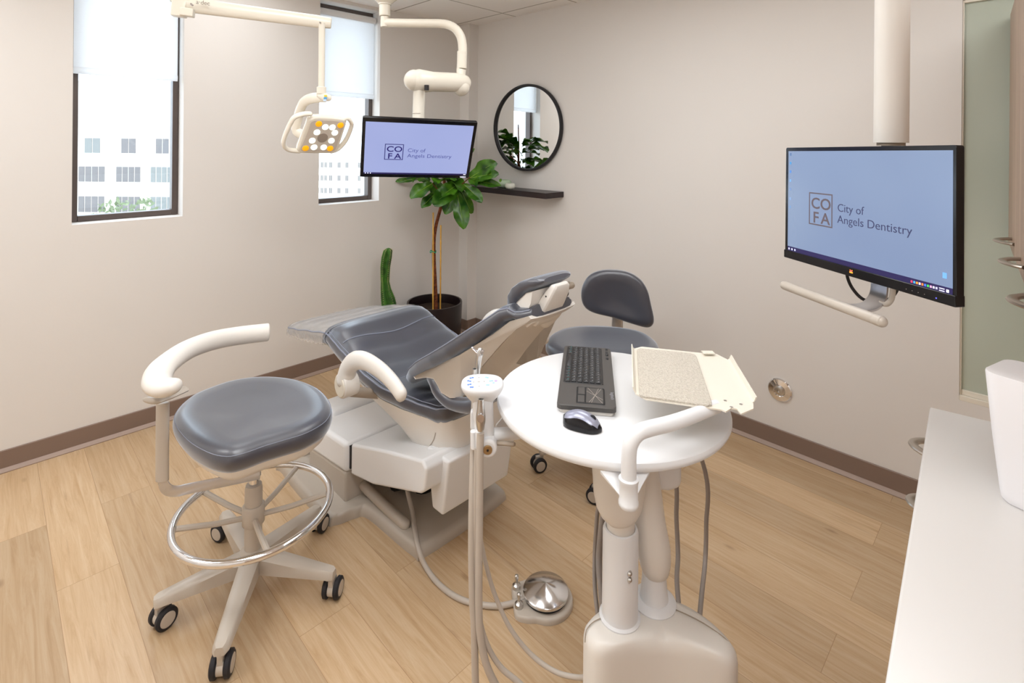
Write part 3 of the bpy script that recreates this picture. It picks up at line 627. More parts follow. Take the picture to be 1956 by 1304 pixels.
# --- headrest
hd = Vector((0, -.135, .088)).normalized(); hn = Vector((0, .546, .837)).normalized(); HO = Vector((CX, 1.318, 1.030))
ht = [(-.006, -.030, -.046, .060), (.0, -.012, -.054, .082), (.012, .012, -.056, .094), (.035, .030, -.040, .100), (.07, .042, -.010, .103), (.11, .044, .0, .103), (.15, .036, .0, .098), (.175, .026, -.002, .086), (.19, .014, .0, .066)]
rings = []
for k in range(37):
    s = -.006+.196*k/36; fz, rz, w = lerp_table(ht, s); c = HO+hd*s; rg = []
    def q(x, h): return tuple(c+Vector((x, 0, 0))+hn*h)
    rg += [q(-w+.03, rz-.001), q(-w+.008, rz+.003), q(-w-.003, rz+(fz-rz)*.3), q(-w-.006, rz+(fz-rz)*.6), q(-w-.002, fz-.006)]
    for j in range(NX+1):
        t_ = -1+2*j/NX; rg.append(q(t_*w, fz-.004+.006*(1-abs(t_)**4)))
    rg += [q(w+.002, fz-.006), q(w+.006, rz+(fz-rz)*.6), q(w+.003, rz+(fz-rz)*.3), q(w-.008, rz+.003), q(w-.03, rz-.001)]
    rings.append(rg)
hr = split_pad('headrest', 'side_band', rings, ch, M_vinyl, M_vinyl, 5, NX)
# curled lower roll and the plastic plate on the rear face
mb = MB(); mb.tube([HO+Vector((x, 0, 0))+hd*.012+hn*(-.034) for x in (-.084, -.04, .04, .084)], .022, 14, rnd=True); obj('lower_roll', mb, M_vinyl, hr)
Mh = frame(HO, hd, (1, 0, 0)); hz = 1 if (Mh.to_3x3() @ Vector((0, 0, 1))).dot(hn) > 0 else -1
mb = MB(); prof = [(.018, -.036), (.060, -.012), (.12, -.002), (.150, -.008), (.12, -.040), (.060, -.072), (.028, -.066)]
rr_ = []
for x, g in ((-.096, .9), (-.099, 1.0), (-.06, 1.0), (.06, 1.0), (.099, 1.0), (.096, .9)):
    rr_.append([HO+Vector((x, 0, 0))+hd*(.08+(a-.08)*g)+hn*(-.02+(b+.02)*g) for a, b in prof])
mb.loft(rr_); obj('headrest_plate', mb, M_white, hr, ang=40)
# articulated arm behind the headrest: two cheeks and a rear block
J0 = Vector((CX, 1.225, .995)); J1 = Vector((CX, 1.155, 1.105))
dj = (J1-J0).normalized()
Ma = frame(J0, dj, (1, 0, 0)); sz = 1 if (Ma.to_3x3() @ Vector((0, 0, 1))).dot(Vector((0, -.7, -.5))) > 0 else -1
L_ = (J1-J0).length; rings = []
for t_, w, d0, d1 in ((-.030, .040, -.006, .010), (-.024, .050, -.014, .018), (0, .056, -.018, .024), (L_*.5, .055, -.016, .022), (L_*.9, .050, -.014, .018), (L_+.012, .042, -.012, .012), (L_+.020, .034, -.006, .006)):
    rings.append([(t_, y, sz*z) for y, z in ((-w, d0+.004), (-w, d1-.006), (-w+.007, d1), (w-.007, d1), (w, d1-.006), (w, d0+.004), (w-.005, d0), (-w+.005, d0))])
mb = MB(Ma); mb.loft(rings); ck = obj('headrest_arm', mb, M_white, ch, bevel=.003, ang=40)
_bv = caster_of(ck)
for px_, py_, r_, m_ in ((1022, 588, .012, M_cream), (1024, 600, .0028, M_blackm), (1043, 566, .0028, M_blackm)):
    p_, n_ = on_surface(_bv, px_, py_)
    if p_ is None: continue
    if n_.dot(_F) > 0: n_ = -n_
    mb = MB(); mb.tube([p_-n_*.002, p_+n_*.0014], r_, 22); obj('pivot_cap' if r_ > .005 else 'screw', mb, m_, ck)
mb = MB(); mb.tube([(CX+.055, 1.262, .940), (CX+.066, 1.235, .985), (CX+.070, 1.212, 1.030), (CX+.068, 1.203, 1.046)], [.030, .036, .036, .026], 16, ry=[.012, .022, .024, .014], up=(0, 1, .5), smooth=4, rnd=True); obj('release_housing', mb, M_white, ch)
mb = MB(); mb.tube([(CX+.05, 1.205, 1.060), (CX+.085, 1.205, 1.062)], .020, 14, rnd=True); obj('pivot_bush', mb, M_blackm, ch)
mb = MB(); mb.tube([(CX+.05, 1.17, 1.095), (CX+.088, 1.17, 1.095)], .012, 14, rnd=True); obj('release_knob', mb, M_taupe, ch)
mb = MB(frame((1.318, 1.215, .990), (0, -.75, .66), (1, 0, 0))); mb.box((0, 0, 0), (.035, .035, .018)); obj('bracket', mb, M_white, ch, bevel=.003)
# --- armrests
for s in (-1, 1):
    xo = .375; pv = Vector((CX+s*(xo+.03), 1.935, .625))
    mb = MB(); pth = [(CX+s*(xo-.04), 1.93, .615), (CX+s*xo, 1.935, .655), (CX+s*xo, 1.92, .705), (CX+s*xo, 1.865, .750), (CX+s*xo, 1.78, .772), (CX+s*xo, 1.68, .770), (CX+s*xo, 1.60, .752), (CX+s*xo, 1.545, .728)]
    mb.tube(pth[1:], [.036, .036, .036, .034, .032, .030, .028], 18, ry=[.040, .032, .027, .023, .021, .020, .019], smooth=5, rnd=True)
    ar = obj('armrest', mb, M_white, ch, ang=60)
    mb = MB(); mb.tube([(CX+s*(xo-.035), 1.935, .635), (CX+s*(xo+.028), 1.935, .635)], .048, 28); obj('pivot', mb, M_white, ar, bevel=.006)
    mb = MB(); mb.tube([(CX+s*(xo+.026), 1.935, .635), (CX+s*(xo+.032), 1.935, .635)], .041, 28); obj('pivot_cap', mb, M_cream, ar, bevel=.003)
    mb = MB(); mb.tube([(CX+s*.24, 1.91, .56), (CX+s*(xo-.01), 1.93, .605)], .020, 12); obj('armrest_bracket', mb, M_taupe, ar)
# --- foot control and its hose
pc = K(.132, 1.832, 0)
ft = thing('foot_control', 'round polished chrome foot pedal on a grey base, on the floor by the chair', 'foot pedal', pc)
M = Matrix.Translation(pc) @ Matrix.Rotation(-PI/4+.1, 4, 'Z')
ol = [(p.x, p.y) for p in smooth_closed([(.095*math.cos(a), .095*math.sin(a), 0) for a in [math.radians(x) for x in range(-120, 121, 24)]]+[(-.075, .075, 0), (-.112, .06, 0), (-.115, 0, 0), (-.112, -.06, 0), (-.075, -.08, 0)], 4)]
mb = MB(M); mb.cushion(ol, [(0, 0), (0, .012), (.003, .017), (.008, .019)]); obj('base', mb, M_grey, ft, ang=50)
mb = MB(M); mb.lathe([(.070, .018), (.074, .022), (.074, .026), (.06, .028)], 48); obj('rubber_skirt', mb, M_blackm, ft)
mb = MB(M); mb.lathe([(.074, .028), (.079, .032), (.0795, .040), (.077, .043), (.002, .066), (0.0001, .0662)], 64); obj('chrome_disc', mb, mat('polished_disc', '#e6e6e8', 0.17, metal=1.0, noise=(30, .02)), ft, label='polished conical chrome disc')
for yy in (-.035, .04):
    mb = MB(M @ Matrix.Translation((-.098, yy, .018))); mb.lathe([(.014, 0), (.014, .014), (.008, .018), (.005, .022), (.005, .034), (.007, .036), (.007, .046), (.003, .050)], 20); obj('knob', mb, M_steel, ft)
hp = [PZ(778, 935, .11), PZ(787, 975, .06), PZ(792, 1010, .052), PZ(800, 1050, .050), PZ(812, 1080, .014), PZ(835, 1112, .009), PZ(868, 1138, .009), PZ(905, 1152, .009), PZ(950, 1157, .010), PZ(985, 1150, .012), PZ(1005, 1143, .014)]
hp = [hp[0]+Vector((.02, .05, .06))]+hp
mb = MB(); mb.tube(hp, .0095, 12, smooth=6); obj('hose', mb, M_hose, ft, label='grey hose running to the chair base')
# ================================================================== STOOLS
def caster(par, c, ang, M, name='caster'):
    # c: stem position on the floor plane, ang: rolling direction
    k = 1.15; Q = M @ Matrix.Translation((c[0], c[1], 0)) @ Matrix.Rotation(ang, 4, 'Z') @ Matrix.Diagonal((k, k, k, 1)); r = .030
    mb = MB(Q)
    mb.tube([(0, 0, .062), (0, 0, .085)], .009, 12); mb.tube([(.010, -.009, r), (.010, .009, r)], .021, 20)
    mb.box2((-.006, -.007, .03), (.026, .007, .062))
    o = obj(name, mb, M_grey, par, ang=40)
    for s in (-1, 1):
        mb = MB(Q @ Matrix.Translation((.014, s*.017, r)) @ Matrix.Rotation(PI/2, 4, 'X')); h = .0085
        mb.lathe([(.018, -h), (.025, -h), (.030, -h*.55), (.0300, h*.55), (.025, h), (.018, h)], 28); obj('tyre', mb, M_rubber, o)
        mb = MB(Q @ Matrix.Translation((.014, s*.017, r)) @ Matrix.Rotation(PI/2, 4, 'X')); mb.lathe([(.021, -h*1.08), (.021, h*1.08)], 24); obj('hub', mb, M_grey, o, bevel=.002)
def leg(par, a, R, M, z0=.142, z1=.112):
    Q = M @ Matrix.Rotation(a, 4, 'Z'); rings = []
    for k in range(9):
        t_ = k/8; x = .02+(R-.02)*t_; w = .035-.011*t_; zt = z0+(z1-z0)*t_**1.1; zb = .082+.006*t_; 
        rings.append([(x, -w, zb), (x, -w*.92, zt-.008), (x, -w*.6, zt), (x, w*.6, zt), (x, w*.92, zt-.008), (x, w, zb)])
    rings.append([(R+.012, p[1]*.6, p[2]-(.004 if p[2] > .08 else 0)) for p in rings[-1]])
    mb = MB(Q); mb.loft(rings); mb.tube([(R-.006, 0, .082), (R-.006, 0, .105)], .019, 16); return obj('leg', mb, M_grey, par, ang=45)
# ---- assistant stool with foot ring and body arm
c1_ = K(-.912, 1.871, 0)
s1 = thing('dental_stool', 'tall assistant stool with a chrome foot ring and curved body arm, at the left', 'stool', c1_)
M1 = Matrix.Translation(c1_) @ Matrix.Rotation(-PI/4, 4, 'Z')      # local x = right of camera, y = away
angs = [-145.4, -79.1, -8.7, 64.4, 134.2]
rd = [.281, .325, .298, .297, .324]
for a, R, ca in zip(angs, rd, [60, 100, 85, 75, 160]):
    leg(s1, math.radians(a), R, M1); caster(s1, (R*math.cos(math.radians(a)), R*math.sin(math.radians(a))), math.radians(ca), M1)
mb = MB(M1); mb.lathe([(.030, .070), (.046, .078), (.046, .13), (.038, .148), (.030, .152)], 28); obj('base_hub', mb, M_grey, s1, ang=40)
mb = MB(M1); mb.lathe([(.029, .150), (.029, .36), (.026, .375)], 28); obj('column_sleeve', mb, M_grey, s1, ang=40)
mb = MB(M1); mb.lathe([(.016, .37), (.016, .60)], 24); mb.lathe([(.024, .405), (.024, .425)], 24); mb.lathe([(.021, .50), (.024, .51), (.024, .545), (.018, .555)], 24); obj('gas_lift', mb, M_chrome, s1, ang=40)
RZ = .305; RR = .250; RC = (.015, -.02)
mb = MB(M1); mb.loft([[((RR+.0125*math.cos(b))*math.cos(a)+RC[0], (RR+.0125*math.cos(b))*math.sin(a)+RC[1], RZ+.0125*math.sin(b)) for b in [2*PI*j/14 for j in range(14)]] for a in [2*PI*k/72 for k in range(72)]], closed=True)
obj('foot_ring', mb, M_chrome, s1, ang=60)
mb = MB(M1); mb.lathe([(.033, .235), (.037, .24), (.037, .30), (.033, .305)], 24); hub = obj('ring_hub', mb, M_grey, s1, ang=40)
for a in (20, 78, 160, 205, -55):
    a = math.radians(a); e = (RC[0]+(RR-.012)*math.cos(a), RC[1]+(RR-.012)*math.sin(a))
    mb = MB(M1); mb.tube([(.03*math.cos(a), .03*math.sin(a), .262), (e[0]*.5, e[1]*.5, .275), (e[0], e[1], RZ-.004)], .010, 8, ry=.009, up=(0, 0, 1)); obj('spoke', mb, M_grey, s1, ang=30)
# seat: outline measured on the photograph at seat height, in the stool's own frame
zs = .655
pxs = [(331, 803), (336, 780), (362, 755), (400, 738), (445, 724), (500, 717), (555, 720), (598, 732), (624, 752), (635, 776), (624, 800), (588, 822), (545, 836), (505, 848), (465, 862), (432, 868), (395, 860), (355, 836)]
I1 = M1.inverted()
outl = [(p.x, p.y) for p in smooth_closed([I1 @ PZ(x, y, zs) for x, y in pxs], 4)]
mb = MB(M1); mb.cushion(outl, [(.06, .586), (.030, .588), (.012, .592), (.004, .604), (.0, .618), (.0, .634), (.006, .648), (.018, .658), (.04, .664), (.08, .661), (.14, .655), (.19, .653)])
st_ = obj('seat', mb, M_vinyl, s1, ang=60)
def inset(o, d):
    cx = sum(p[0] for p in o)/len(o); cy = sum(p[1] for p in o)/len(o)
    return [(cx+(x-cx)*(1-d/math.hypot(x-cx, y-cy)), cy+(y-cy)*(1-d/math.hypot(x-cx, y-cy))) for x, y in o]
mb = MB(M1); q = inset(outl, .0045); mb.tube([(x, y, .6465) for x, y in q]+[(q[0][0], q[0][1], .6465)], .0012, 6); obj('seam', mb, M_pipe, st_)
mb = MB(M1); q = inset(outl, .012); mb.cushion(q, [(.11, .532), (.07, .536), (.035, .548), (.012, .570), (.004, .590)]); obj('seat_pan', mb, M_white, s1, ang=50)
mb = MB(M1); mb.box2((-.09, -.07, .545), (.11, .09, .560)); mb.box2((-.06, -.05, .53), (.06, .05, .55)); obj('tilt_mechanism', mb, M_blackm, s1, bevel=.005)
mb = MB(M1); mb.tube([(.0, .0, .535), (.04, -.01, .525), (.065, -.02, .505)], .008, 10, ry=.005, up=(0, 0, 1)); lv = obj('height_lever', mb, M_taupe, s1)
mb = MB(M1 @ Matrix.Translation((.088, -.030, .484)) @ Euler((.9, .35, 0)).to_matrix().to_4x4()); mb.lathe([(.022, -.005), (.025, -.002), (.025, .003), (.022, .006)], 28); obj('lever_paddle', mb, M_grey, lv)
# bracket of the body arm: flat strap, upright, curved pad
D_ = 1.74
def L1(px, py, D): return P(px, py, D)
mb = MB(); mb.tube([P(497, 905, 1.84), P(440, 917, 1.80), P(370, 931, 1.76), P(335, 938, 1.74), P(317, 932, 1.73), P(310, 912, 1.73), P(309, 895, 1.73)], .005, 10, ry=.019, up=(.1, -.1, 1), smooth=4); obj('strap', mb, M_alu, s1, label='polished aluminium strap carrying the body arm')
mb = MB(); mb.lathe([(.030, .455), (.030, .492)], 24, M=M1); obj('strap_collar', mb, M_chrome, s1, bevel=.003)
mb = MB(); mb.tube([P(310, 918, 1.73), P(310, 850, 1.73), P(311, 768, 1.73)], .0125, 12, ry=.022, up=tuple(_R)); obj('upright', mb, M_grey, s1, ang=50, bevel=.003)
ap = [P(330, 738, 1.61), P(312, 740, 1.62), P(300, 730, 1.65), P(305, 710, 1.69), P(322, 692, 1.74), P(358, 668, 1.83), P(404, 651, 1.92), P(455, 641, 2.0), P(514, 634, 2.06)]
mb = MB(); mb.tube(ap, [.030, .038, .042, .043, .041, .036, .032, .031, .030], 20, ry=[.024, .028, .030, .031, .032, .033, .034, .034, .034], up=(0, 0, 1), smooth=6, rnd='start'); 
arm = obj('body_arm_pad', mb, M_white, s1, ang=50, bevel=.006)
mb = MB(); mb.tube([P(290, 765, 1.66), P(312, 757, 1.70), P(345, 742, 1.76)], .036, 14, ry=.010, up=(0, 0, 1), rnd=True); obj('arm_underplate', mb, M_grey, s1, ang=50)
# ---- operator stool behind the table
c2 = K(.440, 2.62, 0)
s2 = thing('dental_stool', 'operator stool with a padded backrest, behind the round table', 'stool', c2)
M2 = Matrix.Translation(c2) @ Matrix.Rotation(-PI/4, 4, 'Z')
for k in range(5):
    a = math.radians(-98+72*k); R = .285; leg(s2, a, R, M2); caster(s2, (R*math.cos(a), R*math.sin(a)), math.radians([150, 60, 20, 100, 200][k]), M2)
mb = MB(M2); mb.lathe([(.030, .070), (.046, .078), (.046, .13), (.038, .148), (.030, .152)], 28); obj('base_hub', mb, M_grey, s2, ang=40)
mb = MB(M2); mb.lathe([(.028, .150), (.028, .36)], 24); obj('column_sleeve', mb, M_taupe, s2)
mb = MB(M2); mb.lathe([(.015, .36), (.015, .56)], 24); obj('gas_lift', mb, M_chrome, s2)
o2 = smooth_closed([(x, y, 0) for x, y in [(-.262, -.06), (-.245, .06), (-.17, .165), (-.05, .215), (.10, .205), (.22, .15), (.268, .06), (.27, -.06), (.20, -.17), (.06, -.215), (-.08, -.21), (-.20, -.16)]], 5)
o2 = [(p.x-.005, p.y-.085) for p in o2]
mb = MB(M2); mb.cushion(o2, [(.05, .588), (.012, .594), (.0, .612), (.0, .630), (.006, .644), (.02, .653), (.05, .656), (.12, .650)]); obj('seat', mb, M_vinyl, s2, ang=60)
mb = MB(M2); mb.cushion(inset(o2, .03), [(.08, .545), (.01, .560), (.0, .588)]); obj('seat_pan', mb, M_white, s2, ang=50)
# backrest: front outline on the photograph, bowed in plan
Db = 2.84
bp_ = [(1110, 566), (1112, 545), (1124, 526), (1145, 517), (1172, 516), (1200, 520), (1222, 532), (1236, 552), (1243, 580), (1248, 606), (1244, 619), (1232, 623), (1205, 617), (1170, 606), (1135, 596), (1117, 584)]
bd = lambda px: 2.86-.0008*(px-1110)
bo = smooth_closed([P(x, y, bd(x)) for x, y in bp_], 4); cb = sum(bo, Vector())/len(bo); bn = (_R*(-.12)-_F).normalized()
rings = []
for g, h in ((.80, -.040), (.93, -.038), (.985, -.028), (1.0, -.012), (.995, .004), (.96, .016), (.88, .023), (.6, .018), (.25, .010)):
    rings.append([cb+(p-cb)*g+bn*(h+.035*min(1, ((p-cb)*g).dot(_R)**2/.04)) for p in bo])
mb = MB(); mb.loft(rings); obj('backrest', mb, M_vinyl, s2, ang=60)
mb = MB(); mb.tube([cb-bn*.05+Vector((0, 0, -.02)), cb-bn*.052+Vector((0, 0, -.16)), cb-bn*.055+Vector((0, 0, -.30)), cb-bn*.035+Vector((0, 0, -.335)), K(.44, 2.68, .56)], .030, 12, ry=.007, up=tuple(bn), smooth=4); obj('back_post', mb, M_alu, s2, ang=40)
mb = MB(); q = cb-bn*.04+Vector((0, 0, -.185))-_R*.022; mb.tube([q, q+bn*.02], .008, 12); obj('height_knob', mb, M_taupe, s2)
# ================================================================== DELIVERY CONSOLE WITH THE ROUND TABLE
co = K(.335, 1.21, 0)
cs = thing('delivery_console', 'white dental console carrying the round table on a jointed column, front centre', 'dental console', co)
pl = [K(*p) for p in [(.176, 1.212), (.183, 1.168), (.215, 1.150), (.290, 1.160), (.365, 1.162), (.430, 1.142), (.476, 1.128), (.500, 1.138), (.508, 1.165), (.492, 1.205), (.462, 1.245), (.415, 1.280), (.335, 1.292), (.262, 1.280), (.212, 1.250)]]
pc_ = smooth_closed(pl, 5); po = [(p.x, p.y) for p in pc_]
mb = MB(); mb.cushion(po, [(.004, 0), (.0, .02), (.0, .465), (.003, .480), (.012, .492), (.03, .498), (.08, .500)]); obj('cabinet_body', mb, M_white, cs, ang=50)
sm = [K(x, d, .4995) for x, d in ((.180, 1.20), (.215, 1.222), (.27, 1.232), (.36, 1.262), (.43, 1.245), (.485, 1.175))]
for _p in ([K(.176, 1.188, .47), K(.180, 1.196, .490), K(.20, 1.208, .4995), K(.235, 1.222, .5005)], [K(.345, 1.258, .5005), K(.395, 1.240, .5005), K(.45, 1.205, .5005), K(.492, 1.170, .493), K(.506, 1.160, .47)]):
    mb = MB(); mb.tube(_p, .0012, 6, smooth=4); obj('lid_seam', mb, M_taupe, cs)
def vt(X, D, prof, name, m, par, n=32, **k):
    mb = MB(Matrix.Translation(K(X, D, 0))); mb.lathe(prof, n); return obj(name, mb, m, par, **k)
X1, D1 = .2615, 1.222
col1 = vt(X1, D1, [(.046, .495), (.0475, .503), (.0415, .506), (.0410, .700), (.038, .708), (.034, .709), (.033, .700)], 'column', M_white2, cs, ang=45)
mb = MB()
for z in (.632, .618): c = K(X1+.013, D1-.0395, z); mb.tube([c+_F*.002, c-_F*.0015], .0055, 14, rnd=True)
obj('screw', mb, M_steel, col1)
vt(X1, D1, [(.033, .69), (.032, .745), (.036, .75)], 'neck', M_white, cs, ang=45)
rings = []
for z, rx, ry in ((.720, .016, .016), (.724, .030, .030), (.736, .043, .038), (.756, .053, .044), (.79, .060, .048), (.83, .0625, .05), (.88, .064, .052), (.926, .064, .052)):
    rings.append([tuple(K(X1-.004+rx*math.cos(a), D1+ry*math.sin(a), z)) for a in [2*PI*j/36 for j in range(36)]])
mb = MB(); mb.loft(rings); obj('swivel_head', mb, M_white, cs, ang=60)
# second, folded arm
vt(.352, 1.262, [(.050, .495), (.052, .503), (.044, .510), (.034, .512), (.031, .530), (.0285, .56), (.028, .605)], 'arm_socket', M_white2, cs, ang=50)
mb = MB(); mb.tube([K(.354, 1.262, .590), K(.350, 1.262, .625), K(.338, 1.268, .70), K(.330, 1.272, .78), K(.322, 1.275, .85), K(.316, 1.28, .895)], [.036, .040, .039, .037, .033, .028], 20, smooth=4, rnd=True); obj('folded_arm', mb, M_white, cs, ang=60)
rings = []
for X, w, zt, zb in ((.30, .03, .845, .760), (.34, .034, .850, .760), (.39, .034, .840, .757), (.415, .026, .832, .760), (.424, .014, .824, .770)):
    rings.append([tuple(K(X, 1.30+w*a, z)) for a, z in ((-1, zb+.01), (-1, zt-.02), (-.6, zt-.003), (.6, zt), (1, zt-.015), (1, zb+.01), (.7, zb), (-.7, zb))])
mb = MB(); mb.loft(rings); obj('side_arm', mb, M_white2, cs, bevel=.006, ang=50)
# round top
TX, TD, TR_ = .2605, 1.361, .2935
mb = MB(Matrix.Translation(K(TX, TD, 0))); mb.lathe([(.0, .926), (TR_-.012, .926), (TR_-.004, .929), (TR_, .935), (TR_, .941), (TR_-.003, .947), (TR_-.009, .950), (.0001, .950)], 128)
tt = obj('table_top', mb, M_white2, cs, ang=35, label='round white table top')
mb = MB(); mb.box((0, 0, 0), (.10, .06, .03), frame(K(.43, 1.33, .905), _R, _F)); mb.box((0, 0, 0), (.26, .20, .02), frame(K(.27, 1.30, .915), _R, _F)); obj('mounting_bracket', mb, M_white, cs, bevel=.005)
# tray arm
sk = Vector((0, 0, 0)); sx, sd = .2405, 1.052
mb = MB(Matrix.Translation(K(sx, sd, 0))); mb.lathe([(.018, .874), (.020, .878), (.020, .884), (.0185, .886), (.0185, .922), (.020, .925), (.020, .930), (.016, .932)], 28); so = obj('arm_holder', mb, M_white2, cs, ang=40)
mb = MB(); mb.add([K(sx-.052, sd+.030, .926), K(sx+.05, sd+.03, .926), K(sx+.012, sd-.004, .890), K(sx-.012, sd-.004, .890), K(sx-.052, sd+.030, .920), K(sx+.05, sd+.03, .920), K(sx+.012, sd+.006, .884), K(sx-.012, sd+.006, .884)], [(0, 1, 2, 3), (7, 6, 5, 4), (0, 4, 5, 1), (1, 5, 6, 2), (2, 6, 7, 3), (3, 7, 4, 0)]); obj('gusset', mb, M_white2, so, smooth=False)
tp_ = [K(sx, sd, .925), K(sx, sd, .975), K(sx+.004, sd+.001, 1.000), K(sx+.018, sd+.006, 1.016), K(sx+.04, sd+.014, 1.021), K(sx+.10, sd+.038, 1.022), K(sx+.17, sd+.075, 1.024), K(sx+.215, sd+.10, 1.026)]
mb = MB(); mb.tube(tp_, [.0155]*6+[.0145, .014], 18, smooth=5); obj('tray_arm', mb, M_white2, cs, ang=60)
ZT = 1.037
def tz(x, y, z=ZT): return PZ(1190+x/6.208, 640+y/6.208, z)
def sheet(name, pts, th, m, par, **k):
    mb = MB(); n = len(pts); mb.loft([[p-Vector((0, 0, th)) for p in pts], pts]); return obj(name, mb, m, par, **k)
tray = sheet('tray', [tz(*p) for p in [(122, 160), (222, 135), (940, 211), (1000, 218), (1110, 222), (1250, 292), (1545, 800), (1548, 868), (1400, 932), (1352, 872), (1285, 862), (1222, 904), (1168, 880), (272, 757), (142, 684)]], .003, M_cream, cs, smooth=False, label='cream sheet metal tray')
def lip(a, b, h, off, name='lip'):
    a = Vector(a); b = Vector(b); o = Vector(off); u = Vector((0, 0, h)); mb = MB()
    mb.loft([[a, a+o*.6+u*.35, a+o+u, a+o*1.0+u-o.normalized()*.0025, a+o*.6+u*.3-o.normalized()*.003, a-o.normalized()*.003], [b, b+o*.6+u*.35, b+o+u, b+o+u-o.normalized()*.0025, b+o*.6+u*.3-o.normalized()*.003, b-o.normalized()*.003]]); return obj(name, mb, M_cream, tray, smooth=False)
lip(tz(124, 160), tz(143, 682), .013, -_R*.006); lip(tz(1252, 292), tz(1546, 802), .013, _R*.008)
mb = MB(); mb.box((0, 0, 0), (.03, .02, .002), frame(tz(1010, 205, ZT+.006), _R, _F)); obj('clip', mb, M_cream, tray, smooth=False)
pp = [tz(*p, ZT+.005) for p in [(165, 168), (200, 150), (800, 208), (850, 225), (868, 248), (1052, 790), (1050, 815), (1010, 826), (270, 722), (215, 712), (192, 690)]]
M_knit = bpy.data.materials.new('ribbed_rubber_mat'); M_knit.use_nodes = True; _nt = M_knit.node_tree; _b = _nt.nodes['Principled BSDF']; _b.inputs['Roughness'].default_value = .8
_tc = _nt.nodes.new('ShaderNodeTexCoord'); _v = _nt.nodes.new('ShaderNodeTexVoronoi'); _v.inputs['Scale'].default_value = 380
_mp = _nt.nodes.new('ShaderNodeMapping'); _mp.inputs['Rotation'].default_value = (0, 0, .9); _mp.inputs['Scale'].default_value = (1, .55, 1); _nt.links.new(_tc.outputs['Object'], _mp.inputs[0]); _nt.links.new(_mp.outputs[0], _v.inputs['Vector'])
_r = _nt.nodes.new('ShaderNodeValToRGB'); _r.color_ramp.elements[0].color = hexc('#d5cec2'); _r.color_ramp.elements[1].color = hexc('#b5ada0'); _r.color_ramp.elements[1].position = .85
_nt.links.new(_v.outputs['Distance'], _r.inputs[0]); _nt.links.new(_r.outputs[0], _b.inputs['Base Color'])
_bp = _nt.nodes.new('ShaderNodeBump'); _bp.invert = True; _bp.inputs['Strength'].default_value = .6; _bp.inputs['Distance'].default_value = .003; _nt.links.new(_v.outputs['Distance'], _bp.inputs['Height']); _nt.links.new(_bp.outputs[0], _b.inputs['Normal'])
mb = MB(); mb.loft([[p-Vector((0, 0, .0045)) for p in pp], [p-Vector((0, 0, .001)) for p in pp], [p+(sum(pp, Vector())/len(pp)-p)*.012 for p in pp]])
o = obj('tray_mat', mb, M_knit, None, smooth=False, cat='mat', label='beige textured rubber mat lying on the raised tray over the round table')
for x, y in ((1212, 776), (1398, 819), (1285, 853)):
    mb = MB(Matrix.Translation(tz(x, y, ZT))); mb.lathe([(.0035, -.001), (.0035, .0008), (.001, .0012)], 12); obj('screw', mb, M_steel, tray)
# hoses hanging behind the console
def hose(name, pts, r, m, par=None, label=None, cat='hose', group=None):
    mb = MB(); mb.tube(pts, r, 12, smooth=6)
    if par: return obj(name, mb, m, par)
    return obj(name, mb, m, None, label=label, cat=cat, group=group)
hose('hose', [K(.47, 1.52, .928), P(1347, 900, 1.50), P(1349, 1000, 1.50), P(1347, 1070, 1.47), P(1341, 1128, 1.38), K(.46, 1.27, .40), K(.44, 1.25, .36)], .0062, M_hose2, cs)
hose('hose', [K(.40, 1.50, .928), P(1288, 900, 1.46), P(1292, 990, 1.46), P(1295, 1060, 1.43), P(1293, 1110, 1.36), K(.42, 1.27, .42), K(.41, 1.25, .38)], .0062, M_hose2, cs)
hose('hose', [K(.24, 1.47, .928), P(1150, 910, 1.42), P(1141, 980, 1.42), P(1136, 1060, 1.40), P(1137, 1130, 1.32), K(.225, 1.27, .42), K(.24, 1.25, .36)], .0055, M_hose2, cs)
hose('hose', [K(.27, 1.46, .928), P(1160, 930, 1.41), P(1150, 1000, 1.40), P(1144, 1070, 1.38), P(1148, 1120, 1.31), K(.235, 1.27, .44), K(.25, 1.25, .36)], .0085, M_hose2, cs)
hose('hose', [K(.29, 1.45, .928), P(1170, 950, 1.40), P(1159, 1000, 1.38), P(1156, 1070, 1.36), P(1158, 1115, 1.30), K(.25, 1.27, .45), K(.26, 1.25, .38)], .0045, M_hose2, cs)
# ---- keyboard (keys are one part per row)
M_kb = mat('keyboard_grey', '#4b4846', .45, noise=(30, .05)); M_key = mat('key_black', '#262628', .4, noise=(60, .1)); M_keyl = mat('key_legend', '#8f8f94', .5); M_keyc = mat('key_legend_teal', '#3a8a8c', .5)
kc = [PZ(1078.5, 664, .972), PZ(1165, 664, .972), PZ(1175, 775, .972), PZ(1065.5, 771, .972)]
kx = ((kc[3]-kc[0])+(kc[2]-kc[1])).normalized(); ctr = sum(kc, Vector())/4
KM = frame((ctr.x, ctr.y, .972), kx, Vector((0, 0, 1)).cross(kx)); KL = .372; KW = .142
kb = thing('keyboard', 'grey wireless keyboard with black keys and a touchpad, on the round table', 'keyboard', (ctr.x, ctr.y, .951))
def ks(mb, w, h, r, z0, z1, ox=0, oy=0): mb.cushion(rrect(w, h, r, 5, ox, oy), [(.0, z0), (0, z1-.002), (.002, z1)]); return mb
mb = MB(KM); ks(mb, KL, KW, .012, -.012, .0); obj('case', mb, M_kb, kb, ang=40)
mb = MB(KM); ks(mb, KL-.010, KW-.012, .010, -.0212, -.012); obj('underside', mb, M_white, kb, ang=40, label='white underside')
